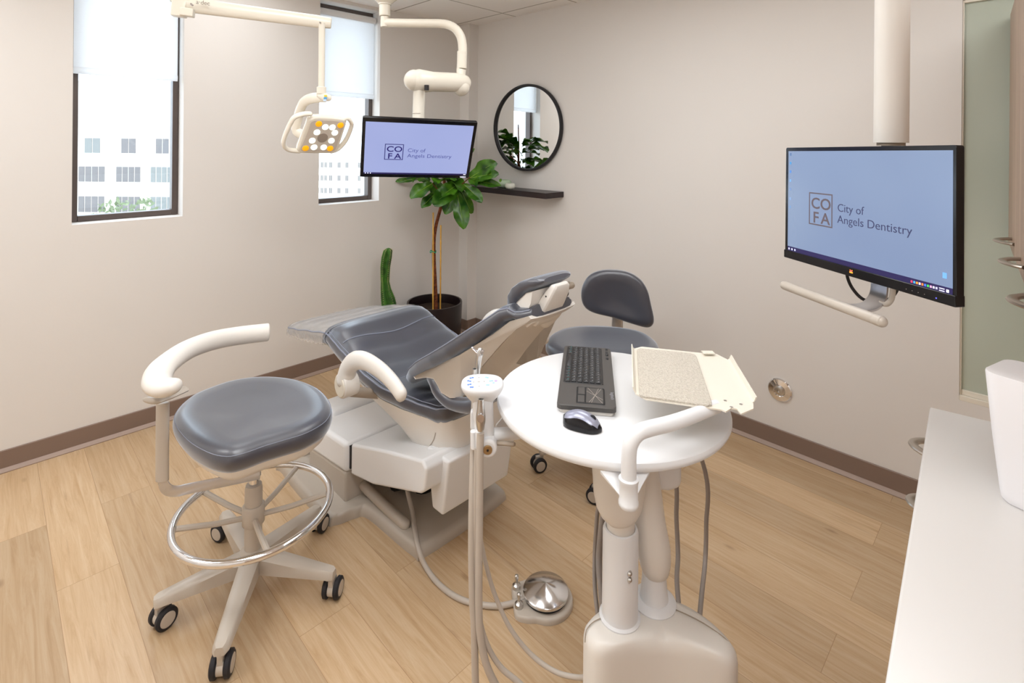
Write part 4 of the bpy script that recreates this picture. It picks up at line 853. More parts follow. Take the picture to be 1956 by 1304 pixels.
# key field runs from the far end; columns of the photograph are the rows of keys
up_ = 1 if (KM.to_3x3() @ Vector((0, 1, 0))).dot(_R) > 0 else -1
rows = 6; fx0, fx1 = -KL/2+.008, .068; fy0, fy1 = -.058, .038
mb = MB(KM); ks(mb, fx1-fx0, .104, .004, 0, .0012, (fx0+fx1)/2, up_*-.009); obj('key_well', mb, M_key, kb, ang=40)
rk = random.Random(3)
for r in range(rows):
    y0 = fy0+(fy1-fy0)*r/rows+.001; y1 = fy0+(fy1-fy0)*(r+1)/rows-.0012; n = [9, 14, 13, 14, 15, 17][r]
    mb = MB(KM); ml = MB(KM); x = fx0+.003; L = fx1-fx0-.006
    ws = [1]*n
    if r == 0: ws = [1, 1, 1, 5.2, 1, 1, 1, 1, 1.2]
    if r == 1: ws[0] = 1.6; ws[-1] = 1.3
    if r == 2: ws[-1] = 1.6; ws[0] = 1.6
    if r == 4: ws[-1] = 1.5
    T_ = sum(ws)
    for w in ws:
        a = x+L*w/T_; mb.cushion(rrect(a-x-.0016, y1-y0-.0008, .0015, 2, (x+a)/2, up_*(y0+y1)/2), [(0, .001), (0, .0032), (.0012, .004)])
        if w < 3: 
            lx = (x+a)/2+rk.uniform(-.001, .001); ml.box((lx, up_*((y0+y1)/2+.001), .0042), (.0022, .0035, .0003))
        x = a
    ko = obj('key_row', mb, M_key, kb, ang=40); obj('legend', ml, M_keyc if r == 0 else M_keyl, ko, smooth=False)
mb = MB(KM); ks(mb, .088, .070, .005, 0, .0008, .130, up_*.010); tpd = obj('touchpad', mb, M_key, kb, ang=40)
mb = MB(KM); ks(mb, .080, .044, .003, .0008, .0012, .130, up_*.020); ks(mb, .040, .018, .002, .0008, .0014, .109, up_*-.013); ks(mb, .038, .018, .002, .0008, .0014, .151, up_*-.013); obj('touchpad_surface', mb, M_kb, tpd, ang=40)
mb = MB(KM)
for a, b in (((.092, .003), (.168, .039)), ((.168, .006), (.095, .036)), ((.092, .030), (.168, .012)), ((.110, 0), (.150, .040))):
    d = Vector((b[0]-a[0], up_*(b[1]-a[1]), 0)); mb.box((d.length/2, 0, 0), (d.length, .0006, .0002), frame((0, 0, 0), (1, 0, 0), (0, 1, 0)) if False else KM @ frame((a[0], up_*a[1], .00135), d, Vector((-d.y, d.x, 0))))
obj('touchpad_lines', mb, M_hose, tpd, smooth=False)
for i, (x, l) in enumerate(((-.172, .008), (-.140, .030), (-.105, .012))):
    mb = MB(KM); ks(mb, l, .008, .003, 0, .003, x, up_*.058); obj('media_key', mb, M_key, kb, ang=40)
lg = KM @ frame((.105, up_*.060, .0004), (1, 0, 0), (0, 1, 0)); mb = text_mb('logitech', .012, lg, .0002, .0001); obj('lettering', mb, M_keyl, kb, smooth=False)
# ---- mouse
mc = PZ(1112, 815, .951); ms = thing('computer_mouse', 'small wireless mouse with a silver top and black sides, on the round table', 'mouse', mc)
MM = frame(mc, K(.082, -.040, 0), K(.04, .082, 0)); rings = []; rt = []
for k in range(15):
    t_ = k/14; x = -.046+.092*t_; w = .027*math.sqrt(max(.02, 1-abs(2*t_-1)**3.0))*(1.0-.08*t_); h = .034*math.sin(PI*min(1, (t_*.80+.13)))**.75*(1 if t_ < .9 else .8)
    rings.append([(x, w*math.cos(a), .001+max(0, h*math.sin(a))**1 if False else .001+h*max(0, math.sin(a))**.8) for a in [PI*j/14 for j in range(15)]]+[(x, -w*.9, 0), (x, w*.9, 0)])
    if 0 < k < 14: rt.append([(x, w*.93*math.cos(a), .002+h*max(0, math.sin(a))**.8+.0006) for a in [PI*(.20+.60*j/10) for j in range(11)]]+[(x, -w*.4, .004), (x, w*.4, .004)])
mb = MB(MM); mb.loft(rings); obj('body', mb, M_black, ms, ang=60)
mb = MB(MM); mb.loft(rt); obj('top_shell', mb, mat('mouse_silver', '#9a9db0', .3, metal=.35, noise=(20, .03)), ms, ang=60, label='silver top shell')
mb = MB(MM @ Matrix.Translation((.024, 0, .024)) @ Matrix.Rotation(PI/2, 4, 'X')); mb.lathe([(.008, -.003), (.009, 0), (.008, .003)], 20); obj('scroll_wheel', mb, M_rubber, ms)
# ================================================================== ASSISTANT'S INSTRUMENT HOLDER
hD = 1.30
ih = thing('instrument_holder', 'white assistant arm with an oval touchpad, clamped beside the round table', 'instrument holder', P(930, 850, hD))
Mt = frame(P(921.5, 729, hD), _R, (_F+Vector((0, 0, .10))).normalized())
ov = [(.053*(abs(math.cos(a))**.8)*(1 if math.cos(a) > 0 else -1), .040*(abs(math.sin(a))**.8)*(1 if math.sin(a) > 0 else -1)) for a in [2*PI*k/48 for k in range(48)]]
mb = MB(Mt); mb.cushion(ov, [(.027, -.050), (.024, -.045), (.012, -.030), (.004, -.018), (.0, -.008), (.001, -.003), (.004, .0), (.010, .001)]); tpn = obj('touch_panel', mb, M_white2, ih, ang=60)
M_b1 = mat('icon_blue', '#5a86d8', .4); M_b2 = mat('icon_pale_blue', '#9cc8e8', .4); M_b3 = mat('indicator_lilac', '#b9a8f0', .4)
def dots(pts, r, m, nm): 
    mb = MB(Mt)
    for x, y in pts:
        mb.lathe([(r, .0008), (r, .0016)], 12, Mt @ Matrix.Translation((x, y, 0)))
    return obj(nm, mb, m, tpn, smooth=False)
def dz(x, y): return ((x/5.013+860-921.5)/1000*hD, (HY*0+(415-y)/5.013/1000*hD)/.42)
dots([dz(*p) for p in ((190, 392), (210, 388), (172, 412), (192, 415), (178, 440), (198, 437), (205, 457), (222, 457))], .0028, M_b1, 'button_icon')
dots([dz(*p) for p in ((340, 385), (356, 388), (382, 412), (400, 410), (355, 440), (370, 440), (416, 424))], .0028, M_b2, 'button_icon')
dots([dz(437, 410)], .004, M_b3, 'indicator'); dots([dz(*p) for p in ((270, 387), (225, 421), (325, 415), (283, 450), (268, 418), (280, 418))], .0013, M_hose2, 'button_icon')
mb = MB(); mb.tube([P(922, 762, hD), P(923, 790, hD), P(926, 825, hD), P(930, 850, hD)], [.026, .0255, .024, .022], 24, ry=[.022]*4, up=tuple(_F), smooth=3, rnd=True); obj('post', mb, M_white2, ih, ang=60)
c = P(933, 842, hD); mb = MB(); mb.tube([c-_F*.036, c+_F*.02], .0225, 32); jt = obj('joint', mb, M_white2, ih, bevel=.006, ang=40)
mb = MB(); mb.tube([c-_F*.036, c-_F*.040], .0112, 28); obj('joint_cap', mb, mat('brass_cap', '#b79d76', .3, metal=.9, noise=(20, .04)), jt, bevel=.001)
mb = MB(); mb.tube([c-_F*.0395, c-_F*.0415], .003, 6); obj('socket_screw', mb, M_blackm, jt)
mb = MB(); mb.tube([P(948, 846, 1.285), P(965, 846, 1.275), P(981, 848, 1.27)], [.006, .008, .007], 12, ry=[.005, .005, .005], rnd=True); obj('lock_lever', mb, M_taupe, ih)
mb = MB(); mb.tube([P(940, 830, hD+.01), P(970, 828, 1.31), P(1000, 823, 1.32), K(.14, 1.33, .905)], [.0185, .0165, .018, .018], 20, ry=[.0165, .0145, .015, .015], smooth=4); obj('support_arm', mb, M_white2, ih, ang=60)
mb = MB(); mb.add([P(946, 812, 1.38), P(966, 790, 1.38), P(985, 790, 1.40), P(1000, 815, 1.40), P(950, 820, 1.38)]+[P(946, 812, 1.36), P(966, 788, 1.36), P(985, 790, 1.38), P(1000, 815, 1.38), P(950, 820, 1.36)], [(0, 1, 2, 3, 4), (9, 8, 7, 6, 5), (0, 5, 6, 1), (1, 6, 7, 2), (2, 7, 8, 3), (3, 8, 9, 4), (4, 9, 5, 0)]); obj('arm_bracket', mb, M_white2, ih, bevel=.003)
for px, d in ((906, 1.285), (915.5, 1.268)):
    mb = MB(); mb.tube([P(px-1, 822, d), P(px, 856, d)], .0088, 16); obj('holder_cup', mb, M_white2, ih, bevel=.002)
mb = MB(); mb.box((0, 0, 0), (.024, .02, .045), frame(P(908, 800, 1.305), _R, _F)); obj('holder_bracket', mb, M_white2, ih, bevel=.004)
# instruments, each with its hose
def evac(name, label, top, bot, r0, r1, D, hp, mat_=M_steel, hr=.009):
    t = thing(name, label, 'suction tube', P(bot[0], bot[1], D))
    a = P(top[0], top[1], D); b = P(bot[0], bot[1], D); d = (a-b); L = d.length
    M = frame(b, d, _R); q = M @ Matrix(((0, 0, 1, 0), (0, 1, 0, 0), (-1, 0, 0, 0), (0, 0, 0, 1)))
    mb = MB(q); mb.lathe([(r0*.8, 0), (r0, L*.06), (r1*1.35, L*.30), (r1*1.35, L*.45), (r1, L*.75), (r1*.86, L*.96), (r1*.86, L), (r1*.62, L), (r1*.60, L*.9)], 24); obj('handle', mb, mat_, t, ang=50)
    mb = MB(); mb.tube(hp, hr, 14, smooth=6); obj('hose', mb, M_hose, t); return t
g1 = [P(918, 826, 1.262), P(916.5, 870, 1.262), P(916, 960, 1.262), P(915, 1060, 1.262), P(914.5, 1150, 1.262), P(917, 1210, 1.262), P(928, 1265, 1.262), P(948, 1310, 1.262), P(985, 1370, 1.255), K(.08, 1.23, .10), K(.19, 1.22, .10), K(.21, 1.22, .12)]
ev = evac('high_volume_evacuator', 'chrome suction handpiece with a thick grey hose, hanging in front of the oval touchpad post', (918.5, 762), (918, 822), .009, .0085, 1.255, g1)
mb = MB(); c = P(918, 798, 1.243); mb.tube([c+_F*.003, c-_F*.003], .0085, 24, ry=.010); obj('control_disc', mb, M_chrome, ev)
g2 = [P(907, 758, 1.335), P(905, 850, 1.300), P(902, 950, 1.278), P(901, 1060, 1.272), P(903, 1150, 1.270), P(906, 1200, 1.270), P(908, 1300, 1.27), P(912, 1400, 1.26), K(.0, 1.25, .04), K(.12, 1.23, .05), K(.20, 1.22, .08)]
evac('saliva_ejector', 'short chrome suction valve with its grey hose, just behind the oval touchpad', (907, 704), (907, 756), .008, .0068, 1.345, g2, hr=.0088)
t = thing('air_water_syringe', 'chrome air and water syringe with an angled tip standing behind the oval touchpad', 'dental syringe', P(914, 745, 1.37))
mb = MB(); mb.tube([P(911, 745, 1.37), P(912, 712, 1.37), P(914, 690, 1.37), P(916, 676, 1.37), P(917, 669, 1.37)], [.0065, .0070, .0078, .0095, .007], 16, smooth=4, rnd=True); obj('handle', mb, M_steel, t, ang=60)
mb = MB(); mb.tube([P(915, 676, 1.37), P(908, 670, 1.365), P(902.5, 664.5, 1.36)], [.0042, .004, .0036], 12, rnd=True); obj('nozzle', mb, M_chrome, t)
mb = MB(); mb.tube([P(920, 674, 1.36), P(922, 671, 1.355)], .0035, 12, rnd=True); obj('button', mb, M_hose2, t)
g3 = [P(911, 748, 1.37), P(913, 850, 1.320), P(914, 960, 1.30), P(917, 1020, 1.300), P(930, 1085, 1.30), P(947, 1140, 1.30), P(975, 1200, 1.29), P(1015, 1250, 1.28), P(1060, 1282, 1.26), P(1100, 1293, 1.235), P(1125, 1294, 1.21), K(.20, 1.20, .36)]
mb = MB(); mb.tube(g3, .0055, 12, smooth=6); obj('hose', mb, M_hose, t)
g4 = [P(911, 856, 1.275), P(909, 960, 1.272), P(908, 1080, 1.272), P(911, 1150, 1.272), P(926, 1220, 1.272), P(955, 1272, 1.272), P(1000, 1312, 1.262), K(.12, 1.24, .22), K(.19, 1.22, .20), K(.21, 1.21, .2)]
mb = MB(); mb.tube(g4, .0065, 12, smooth=6); obj('spare_hose', mb, M_hose, ih)
# ================================================================== SCREENS
def sframe(X, D, Z, psi, tau, rho):
    w = _R*math.cos(psi)+_F*math.sin(psi); n = -_R*math.sin(psi)+_F*math.cos(psi); u = _U*math.cos(tau)-n*math.sin(tau)
    return frame(K(X, D, Z), w*math.cos(rho)+u*math.sin(rho), u*math.cos(rho)-w*math.sin(rho))
def logo(M, par, sq, m1, m2, m3, ca, fs, tx, ty1, ty2, fs2, lw):
    x0, x1, y0, y1 = sq; mb = MB(M)
    z = .0008
    for a, b in (((x0, y0), (x1, y0+lw)), ((x0, y1-lw), (x1, y1)), ((x0, y0+lw), (x0+lw, y1-lw)), ((x1-lw, y0+lw), (x1, y1-lw))): mb.box2((a[0], a[1], z-.0002), (b[0], b[1], z+.0002))
    lo = obj('logo_box', mb, m1, par, smooth=False)
    for ch_, x, y in ca: obj('logo_letter', text_mb(ch_, fs, M @ Matrix.Translation((x, y, z)), .0002, .0006, 'CENTER', sx=1.14), m1, lo, smooth=False)
    obj('lettering', text_mb('City of', fs2, M @ Matrix.Translation((tx, ty1, z)), .0002, -.0001, fit=.087), m2, par, smooth=False)
    obj('lettering', text_mb('Angels Dentistry', fs2, M @ Matrix.Translation((tx, ty2, z)), .0002, -.0001, fit=.2230), m3, par, smooth=False)
def screen_mat(name, c1, c2, s):
    m = bpy.data.materials.new(name); m.use_nodes = True; nt = m.node_tree; b = nt.nodes['Principled BSDF']; b.inputs['Base Color'].default_value = (.02, .02, .03, 1); b.inputs['Roughness'].default_value = .25
    tc = nt.nodes.new('ShaderNodeTexCoord'); nz = nt.nodes.new('ShaderNodeTexNoise'); nz.inputs['Scale'].default_value = 3.0; nz.inputs['Detail'].default_value = 1
    rp = nt.nodes.new('ShaderNodeValToRGB'); rp.color_ramp.elements[0].position = .3; rp.color_ramp.elements[1].position = .7; rp.color_ramp.elements[0].color = hexc(c1); rp.color_ramp.elements[1].color = hexc(c2)
    nt.links.new(tc.outputs['Object'], nz.inputs['Vector']); nt.links.new(nz.outputs['Fac'], rp.inputs[0]); nt.links.new(rp.outputs[0], b.inputs['Emission Color']); b.inputs['Emission Strength'].default_value = s; return m
M_s1 = screen_mat('screen_lilac', '#a0abdc', '#a5afdf', .87); M_s2 = screen_mat('screen_blue', '#8296ba', '#8fa3c2', .86)
M_navy = emis('screen_navy', '#1e1a55', 1.0); M_nt = emis('screen_text_navy', '#3a3f78', 1.0); M_tb = emis('taskbar', '#1d1840', 1.0); M_dot = emis('screen_white', '#e8ecff', 1.0)
M_lg = emis('screen_brown_grey', '#4a4248', 1.0); M_lt = emis('screen_dark_text', '#2c2f4c', 1.0)
# hanging television
TM = sframe(-.4639, 2.6074, 1.565, .2795, .5326, -.0274); W_, H_ = .552, .336
tv = thing('hanging_monitor', 'wide screen with the lilac clinic logo, hung from a white ceiling arm near the window', 'monitor', K(-.46, 2.66, 1.43))
mb = MB(TM); mb.cushion(rrect(W_, H_, .006, 3), [(0, -.018), (0, -.001), (.001, 0)]); mb.cushion(rrect(W_-.02, H_-.02, .02, 4), [(.05, -.05), (.0, -.034), (.0, -.018)]); obj('bezel', mb, M_black, tv, ang=40)
mb = MB(TM); mb.box2((-.2602, -.1395, -.001), (.2600, .1466, .0006)); scr = obj('display', mb, M_s1, tv, smooth=False)
logo(TM, scr, (-.165, -.0745, -.0628, .0280), M_navy, M_nt, M_nt, (('C', -.139, -.0155), ('O', -.100, -.0155), ('F', -.138, -.0560), ('A', -.100, -.0560)), .0440, -.0545, -.0150, -.0465, .0300, .0036)
mb = MB(TM); mb.box2((-.2602, -.1490, -.0005), (.2600, -.1395, .0006)); tb = obj('taskbar', mb, M_tb, tv, smooth=False)
mb = MB(TM)
for x in (-.251, -.239, -.227): mb.box((x, -.1440, .0008), (.0045, .0045, .0004))
mb.box((.250, -.1450, .0008), (.012, .004, .0004)); obj('taskbar_icon', mb, M_dot, tb, smooth=False)
obj('brand_lettering', text_mb('VIZIO', .012, TM @ Matrix.Translation((.228, -.1645, .0008)), .0002, .0002), M_dot, tv, smooth=False)
# arm of the television
D0, D1_ = 2.95, 2.70
mb = MB(); mb.tube([P(799, 262, 2.66), P(799, 232, 2.70), P(801, 168, 2.70), P(802, 158, 2.70)], .032, 24, ry=.030, up=tuple(_R)); obj('drop_post', mb, M_cream, tv, ang=50)
mb = MB(); mb.tube([P(799, 217.5, 2.70), P(799, 216.5, 2.70)], .0325, 24, ry=.0305, up=tuple(_R)); obj('post_seam', mb, M_taupe, tv)
mb = MB(); a, b = P(800, 155, 2.70), P(884, 158, 2.86); mb.tube([a, a.lerp(b, .3), a.lerp(b, .8), b], [.060, .052, .050, .047], 28, ry=[.062, .052, .052, .046], up=(0, 0, 1), rnd=True); obj('swing_arm', mb, M_cream, tv, ang=50)
for _c, _s in ((P(791, 153.5, 2.69), (.052, .052, .055)), (P(881, 166, 2.85), (.046, .046, .05))):
    mb = MB(); mb.sphere(_c, _s, 24, 16); obj('arm_knuckle', mb, M_cream, tv, ang=60)
mb = MB(); q = P(815, 170, 2.66); mb.tube([q+Vector((0, 0, .02)), q-Vector((0, 0, .006))], .012, 14); obj('cable_gap', mb, M_blackm, tv)
mb = MB(); mb.tube([P(880, 152, 2.87), P(881, 135, 2.88), P(882, 131, 2.88)], [.022, .027, .028], 22, smooth=3); obj('tapered_neck', mb, M_cream, tv, ang=50)
mb = MB(); mb.tube([P(882, 131, 2.88), P(883, 98, 2.88)], .0275, 22); obj('sleeve', mb, M_cream, tv, bevel=.003)
mb = MB(); mb.tube([P(883.5, 105, 2.88), P(883.5, 88, 2.88), P(880, 70, 2.88), P(870, 55, 2.88), P(856, 47.5, 2.89), P(838, 45, 2.90), P(790, 44.5, 2.92), P(737, 43.5, 2.95)], .0245, 22, smooth=6); obj('ceiling_arm', mb, M_cream, tv, ang=60)
mb = MB(); mb.tube([P(735, 52, 2.95), P(735, 31.5, 2.95)], .0235, 24); mb.tube([P(735, 31, 2.95), P(735, 8, 2.95)], .031, 24); obj('pivot', mb, M_cream, tv, bevel=.003)
c = P(735, 8, 2.95); mb = MB(Matrix.Translation((c.x, c.y, 0))); mb.lathe([(.031, c.z-.006), (.036, c.z-.004), (.036, c.z+.002), (.045, c.z+.010), (.085, c.z+.045), (.15, CEIL-.12), (.17, CEIL-.002)], 48); obj('ceiling_canopy', mb, M_cream, tv, ang=40)
# right-hand monitor
MMn = sframe(.8872, 1.3487, 1.4334, -1.423, -.0151, .0198); W_, H_ = .545, .333
mo = thing('desktop_monitor', 'black-framed computer monitor with a blue clinic desktop on a white pole, at the right', 'monitor', K(1.0, 1.4, 1.26))
mb = MB(MMn); mb.cushion(rrect(.535, H_, .005, 3, -.005, 0), [(.004, -.022), (0, -.019), (0, -.001), (.001, 0)]); mb.cushion(rrect(W_-.16, H_-.12, .02, 4, -.03, 0), [(.01, -.034), (.0, -.022)]); obj('bezel', mb, M_black, mo, ang=40)
mb = MB(MMn); mb.box2((-W_/2-.001, -H_/2-.004, -.021), (.2635, -H_/2+.020, .0035)); chn = obj('chin', mb, M_black, mo, bevel=.002)
mb = MB(MMn); mb.box2((-.2600, -.1335, -.001), (.2553, .1556, .0006)); sc2 = obj('display', mb, M_s2, mo, smooth=False)
logo(MMn, sc2, (-.1688, -.0790, -.0550, .0370), M_lg, M_lt, M_lt, (('C', -.1432, -.0078), ('O', -.1045, -.0078), ('F', -.1415, -.0478), ('A', -.1050, -.0478)), .0440, -.0615, -.0068, -.0375, .0300, .0036)
mb = MB(MMn); mb.box2((-.2600, -.1480, -.0005), (.2553, -.1335, .0006)); tb2 = obj('taskbar', mb, M_tb, mo, smooth=False)
def chip(x, y, w, h, col, par=sc2):
    mb = MB(MMn); mb.box((x, y, .0009), (w, h, .0004)); return obj('icon', mb, emis('icon_'+col[1:], col, 1.0), par, smooth=False)
for i, (y, col) in enumerate(((.1455, '#41597c'), (.119, '#3a78a8'), (.093, '#3d6aa8'), (.066, '#6088b0'), (.040, '#5a6f94'), (.011, '#6b84a8'), (-.014, '#5d789c'))): chip(-.2495, y, .006, .008, col)
chip(.2385, -.1100, .009, .012, '#5d8fc4')
for i, col in enumerate(('#e0405c', '#3d9be0', '#f08a28', '#c8c8e8', '#f07838', '#3a6af0', '#3ac048', '#d898b8', '#c8c8d8', '#a8a8c0')): chip(.161+i*.0066, -.1412, .0042, .0048, col, tb2)
for dy in (.0022, -.0026): chip(.2322, -.1412+dy, .012, .0022, '#b8b8d0', tb2)
chip(.2450, -.1412, .0055, .006, '#e8ecff', tb2)
for x in (-.253, -.240, -.227): chip(x, -.1408, .0045, .0055, '#c8ccf0', tb2)
# maker's emblem: two small birds as coloured flecks
for dx, dy, w, h, col in ((-.003, .002, .003, .003, '#f07830'), (.003, .002, .003, .003, '#f07830'), (0, .0, .0035, .003, '#d84a8a'), (0, -.003, .011, .0035, '#f0a030')):
    mb = MB(MMn); mb.box((-.0097+dx, -.1560+dy, .0038), (w, h, .0004)); obj('emblem', mb, emis('emblem_'+col[1:], col, .8), chn, smooth=False)
mb = MB(MMn); mb.box((.2223, -.1620, .0038), (.0022, .0022, .0004)); obj('power_light', mb, emis('led_blue', '#5a5aff', 2.0), chn, smooth=False)
for x in (.150, .165, .180, .195): mb = MB(MMn); mb.box((x, -.1610, .0037), (.0012, .0012, .0003)); obj('button_mark', mb, M_hose, chn, smooth=False)
pb = K(1.017, 1.405, 0); mb = MB(); mb.tube([(pb.x, pb.y, 1.611), (pb.x, pb.y, CEIL-.004)], .0392, 40); obj('ceiling_pole', mb, M_white, mo, ang=60)
mb = MB(); mb.tube([(pb.x, pb.y, 1.603), (pb.x, pb.y, 1.612)], .032, 28); mb.tube([(pb.x, pb.y, CEIL-.02), (pb.x, pb.y, CEIL-.002)], .07, 40); obj('pole_flange', mb, M_taupe, mo)
q1 = K(.955, 1.37, 1.50); mb = MB(); mb.tube([(pb.x, pb.y, 1.605), (pb.x, pb.y, 1.50), tuple(K(.99, 1.39, 1.46)), tuple(K(.935, 1.365, 1.45))], .022, 14, smooth=3); obj('monitor_mount', mb, M_blackm, mo)
# grab bar with its strap
ba, bb = P(1499, 545, 1.50), P(1684, 614, 1.19)
mb = MB(); mb.tube([ba, bb], .0125, 22, rnd=True); gb = obj('handle_bar', mb, M_grey, mo, ang=60)
mb = MB(); d = (bb-ba).normalized(); mb.tube([bb-d*.02, bb+d*.004], .0130, 22); obj('bar_end', mb, M_grey, gb, bevel=.003)
sp = [P(1622, 583, 1.30), P(1640, 588, 1.31), P(1662, 584, 1.33), P(1676, 568, 1.35), P(1680, 548, 1.36), P(1680, 520, 1.37)]
wv = K(.03, -.30).normalized()
rings = []
qs = []
for i in range(len(sp)-1):
    for k in range(5): t_ = k/5; p0 = sp[max(i-1, 0)]; p1 = sp[i]; p2 = sp[i+1]; p3 = sp[min(i+2, len(sp)-1)]; qs.append(0.5*((2*p1)+(p2-p0)*t_+(2*p0-5*p1+4*p2-p3)*t_*t_+(3*p1-p0-3*p2+p3)*t_**3))
qs.append(sp[-1])
for i, p in enumerate(qs):
    tt_ = (qs[min(i+1, len(qs)-1)]-qs[max(i-1, 0)]).normalized(); nn = tt_.cross(wv).normalized()*.0025; hw = .026
    rings.append([p-wv*hw-nn, p+wv*hw-nn, p+wv*hw+nn, p-wv*hw+nn])
mb = MB(); mb.loft(rings); obj('handle_strap', mb, M_alu, mo, ang=40)
mb = MB(); mb.tube([P(1706, 545, 1.30), P(1703, 570, 1.30), P(1693, 581, 1.31), P(1682, 578, 1.33)], .0065, 12, ry=.0045, smooth=5); obj('cable_clip', mb, M_grey, mo)
mb = MB(); mb.tube([P(1617, 505, 1.42), P(1619, 530, 1.42), P(1630, 553, 1.42), P(1650, 572, 1.42), P(1680, 578, 1.42), P(1705, 566, 1.40), P(1718, 545, 1.38)], .0042, 10, smooth=6); obj('cable', mb, M_blackm, mo)
# ================================================================== DENTAL LAMP
lr = (_R*.12+_F*.1+_U*-.006).normalized(); lu = (_R*.055+_F*-.058+_U*.135); lu = (lu-lr*lu.dot(lr)).normalized()
LM = frame(P(613, 259, 2.1), lr, lu); zn = LM.to_3x3() @ Vector((0, 0, 1)); sg = 1 if zn.dot(_F) < 0 else -1
lp = thing('dental_lamp', 'cream dental lamp with eight white and four amber lights on a long arm', 'lamp', P(613, 292, 2.1))
fo = smooth_closed([(x, y, 0) for x, y in [(-.050, .072), (-.03, .079), (.03, .081), (.07, .078), (.086, .068), (.088, .045), (.084, -.045), (.080, -.068), (.066, -.078), (.02, -.082), (-.03, -.083), (-.062, -.082), (-.074, -.072), (-.072, -.045), (-.062, .04), (-.060, .062)]], 3)
fo = [(p.x, p.y) for p in fo]
mb = MB(LM @ Matrix.Diagonal((1, 1, sg, 1))); mb.cushion(fo, [(.05, -.060), (.02, -.052), (.002, -.036), (-.004, -.020), (-.004, -.008), (.0, .0), (.006, .001)]); hd_ = obj('lamp_head', mb, M_cream, lp, ang=60)
mb = MB(LM @ Matrix.Diagonal((1, 1, sg, 1))); mb.cushion(fo, [(.010, .0008), (.010, .0022), (.012, .0026)]); obj('face_plate', mb, mat('lamp_face', '#c9bfb4', .2, noise=(10, .02)), hd_, ang=40)
M_led = emis('led_white', '#f2fff4', 1.6); M_amb = emis('led_amber', '#e09a10', .75)
for x, y in ((.0073, .0418), (.0358, .0426), (.0514, .0184), (.0462, -.0194), (.022, -.0522), (-.0166, -.0535), (-.0303, -.0232), (-.0202, .0158)):
    mb = MB(); mb.lathe([(.0125, .0024), (.0125, .004), (.009, .0065), (.001, .0075)], 20, LM @ Matrix.Diagonal((1, 1, sg, 1)) @ Matrix.Translation((x, y, 0))); obj('white_light', mb, M_led, hd_, ang=60, label='lit white light')
for x, y in ((-.0211, .0542), (.0664, .0547), (-.0486, -.0598), (.0497, -.0561)):
    mb = MB(); mb.lathe([(.0128, .0024), (.0128, .004), (.009, .0060), (.001, .0068)], 20, LM @ Matrix.Diagonal((1, 1, sg, 1)) @ Matrix.Translation((x, y, 0))); obj('amber_light', mb, M_amb, hd_, ang=60, label='lit amber light')
mb = MB(); mb.lathe([(.021, .0024), (.021, .0032), (.001, .0034)], 28, LM @ Matrix.Diagonal((1, 1, sg, 1)) @ Matrix.Translation((.0081, -.0089, 0))); obj('sensor_window', mb, mat('lamp_sensor', '#9c9084', .2), hd_)
for nm, pts in (('handle_loop', [(-.058, .088), (-.0842, .0837), (-.1126, .068), (-.1228, .0408), (-.1325, -.0242), (-.1286, -.0567), (-.1064, -.0778), (-.066, -.082)]), ('handle_loop', [(.080, .074), (.0920, .0823), (.11, .0675), (.1193, .0484), (.1137, -.0129), (.0981, -.0516), (.0806, -.070), (.062, -.078)])):
    mb = MB(LM @ Matrix.Diagonal((1, 1, sg, 1))); mb.tube([(x, y, -.012) for x, y in pts], .0085, 14, ry=.013, up=(0, 0, 1), smooth=5, rnd=True); obj(nm, mb, M_cream, lp, ang=60)
yk = [P(622, 186, 2.10), P(600, 187, 2.11), P(585, 192, 2.14), P(576, 203, 2.17), P(569, 225, 2.21), P(566, 250, 2.23), P(590, 262, 2.20)]
mb = MB(); mb.tube(yk, [.020, .021, .022, .023, .024, .022, .018], 18, ry=[.010, .011, .011, .011, .011, .011, .011], up=tuple((_F*1.0+_R*.3)), smooth=5, rnd=True); yo = obj('yoke', mb, M_cream, lp, ang=60)
mb = MB(); mb.tube([P(611, 182, 2.1), P(620, 186, 2.095), P(628, 187, 2.09)], [.013, .017, .012], 16, ry=[.014, .017, .014], rnd=True); obj('control_tip', mb, M_cream, yo, ang=60)
for i, (y, col) in enumerate(((183, '#d8c840'), (187.5, '#4aa0d8'), (191.5, '#c0d8ff'))):
    mb = MB(); mb.box((0, 0, 0), (.012, .0075, .002), frame(P(622+i*-.8, y, 2.072), _R, _U)); obj('button', mb, mat('lamp_button_'+col[1:], col, .4), yo, bevel=.001)
mb = MB(); mb.tube([P(614, 180, 2.1), P(614, 166, 2.1)], .0185, 20); obj('stem_collar', mb, M_cream, lp, bevel=.002)
mb = MB(); mb.tube([P(614, 170, 2.1), P(615, 44, 2.1)], .0125, 20); obj('stem', mb, M_cream, lp, ang=60)
aa, bb = P(334, 6, 1.96), P(633, 44.5, 2.12); mb = MB(); mb.tube([aa, aa.lerp(bb, .9), bb], [.016, .016, .016], 20, ry=[.030, .026, .022], up=(0, 0, 1)); arm_ = obj('balance_arm', mb, M_cream, lp, bevel=.004, ang=50)
for px, py, D in ((368, 10, 1.955), (366, 8, 1.955), (612, 43.5, 2.09)):
    mb = MB(); q = P(px, py, D-.006); mb.tube([q, q-_F*.004], .0035, 12); obj('screw', mb, M_hose2, arm_)
obj('lettering', text_mb('a·dec', .022, frame(P(374, 7, 1.95), (bb-aa), _U), .0004, .0002), mat('lamp_lettering', '#8c8478', .5), arm_, smooth=False)
dv = (bb-aa).normalized()
mb = MB(); mb.box((0, 0, 0), (.046, .036, .060), frame(P(343, 17, 1.955), dv, _U) @ Matrix.Rotation(PI/2, 4, 'X')); mb.box((0, 0, 0), (.044, .034, .03), frame(P(358, 24, 1.955), dv, _U) @ Matrix.Rotation(PI/2, 4, 'X')); obj('arm_junction', mb, M_cream, lp, bevel=.003)
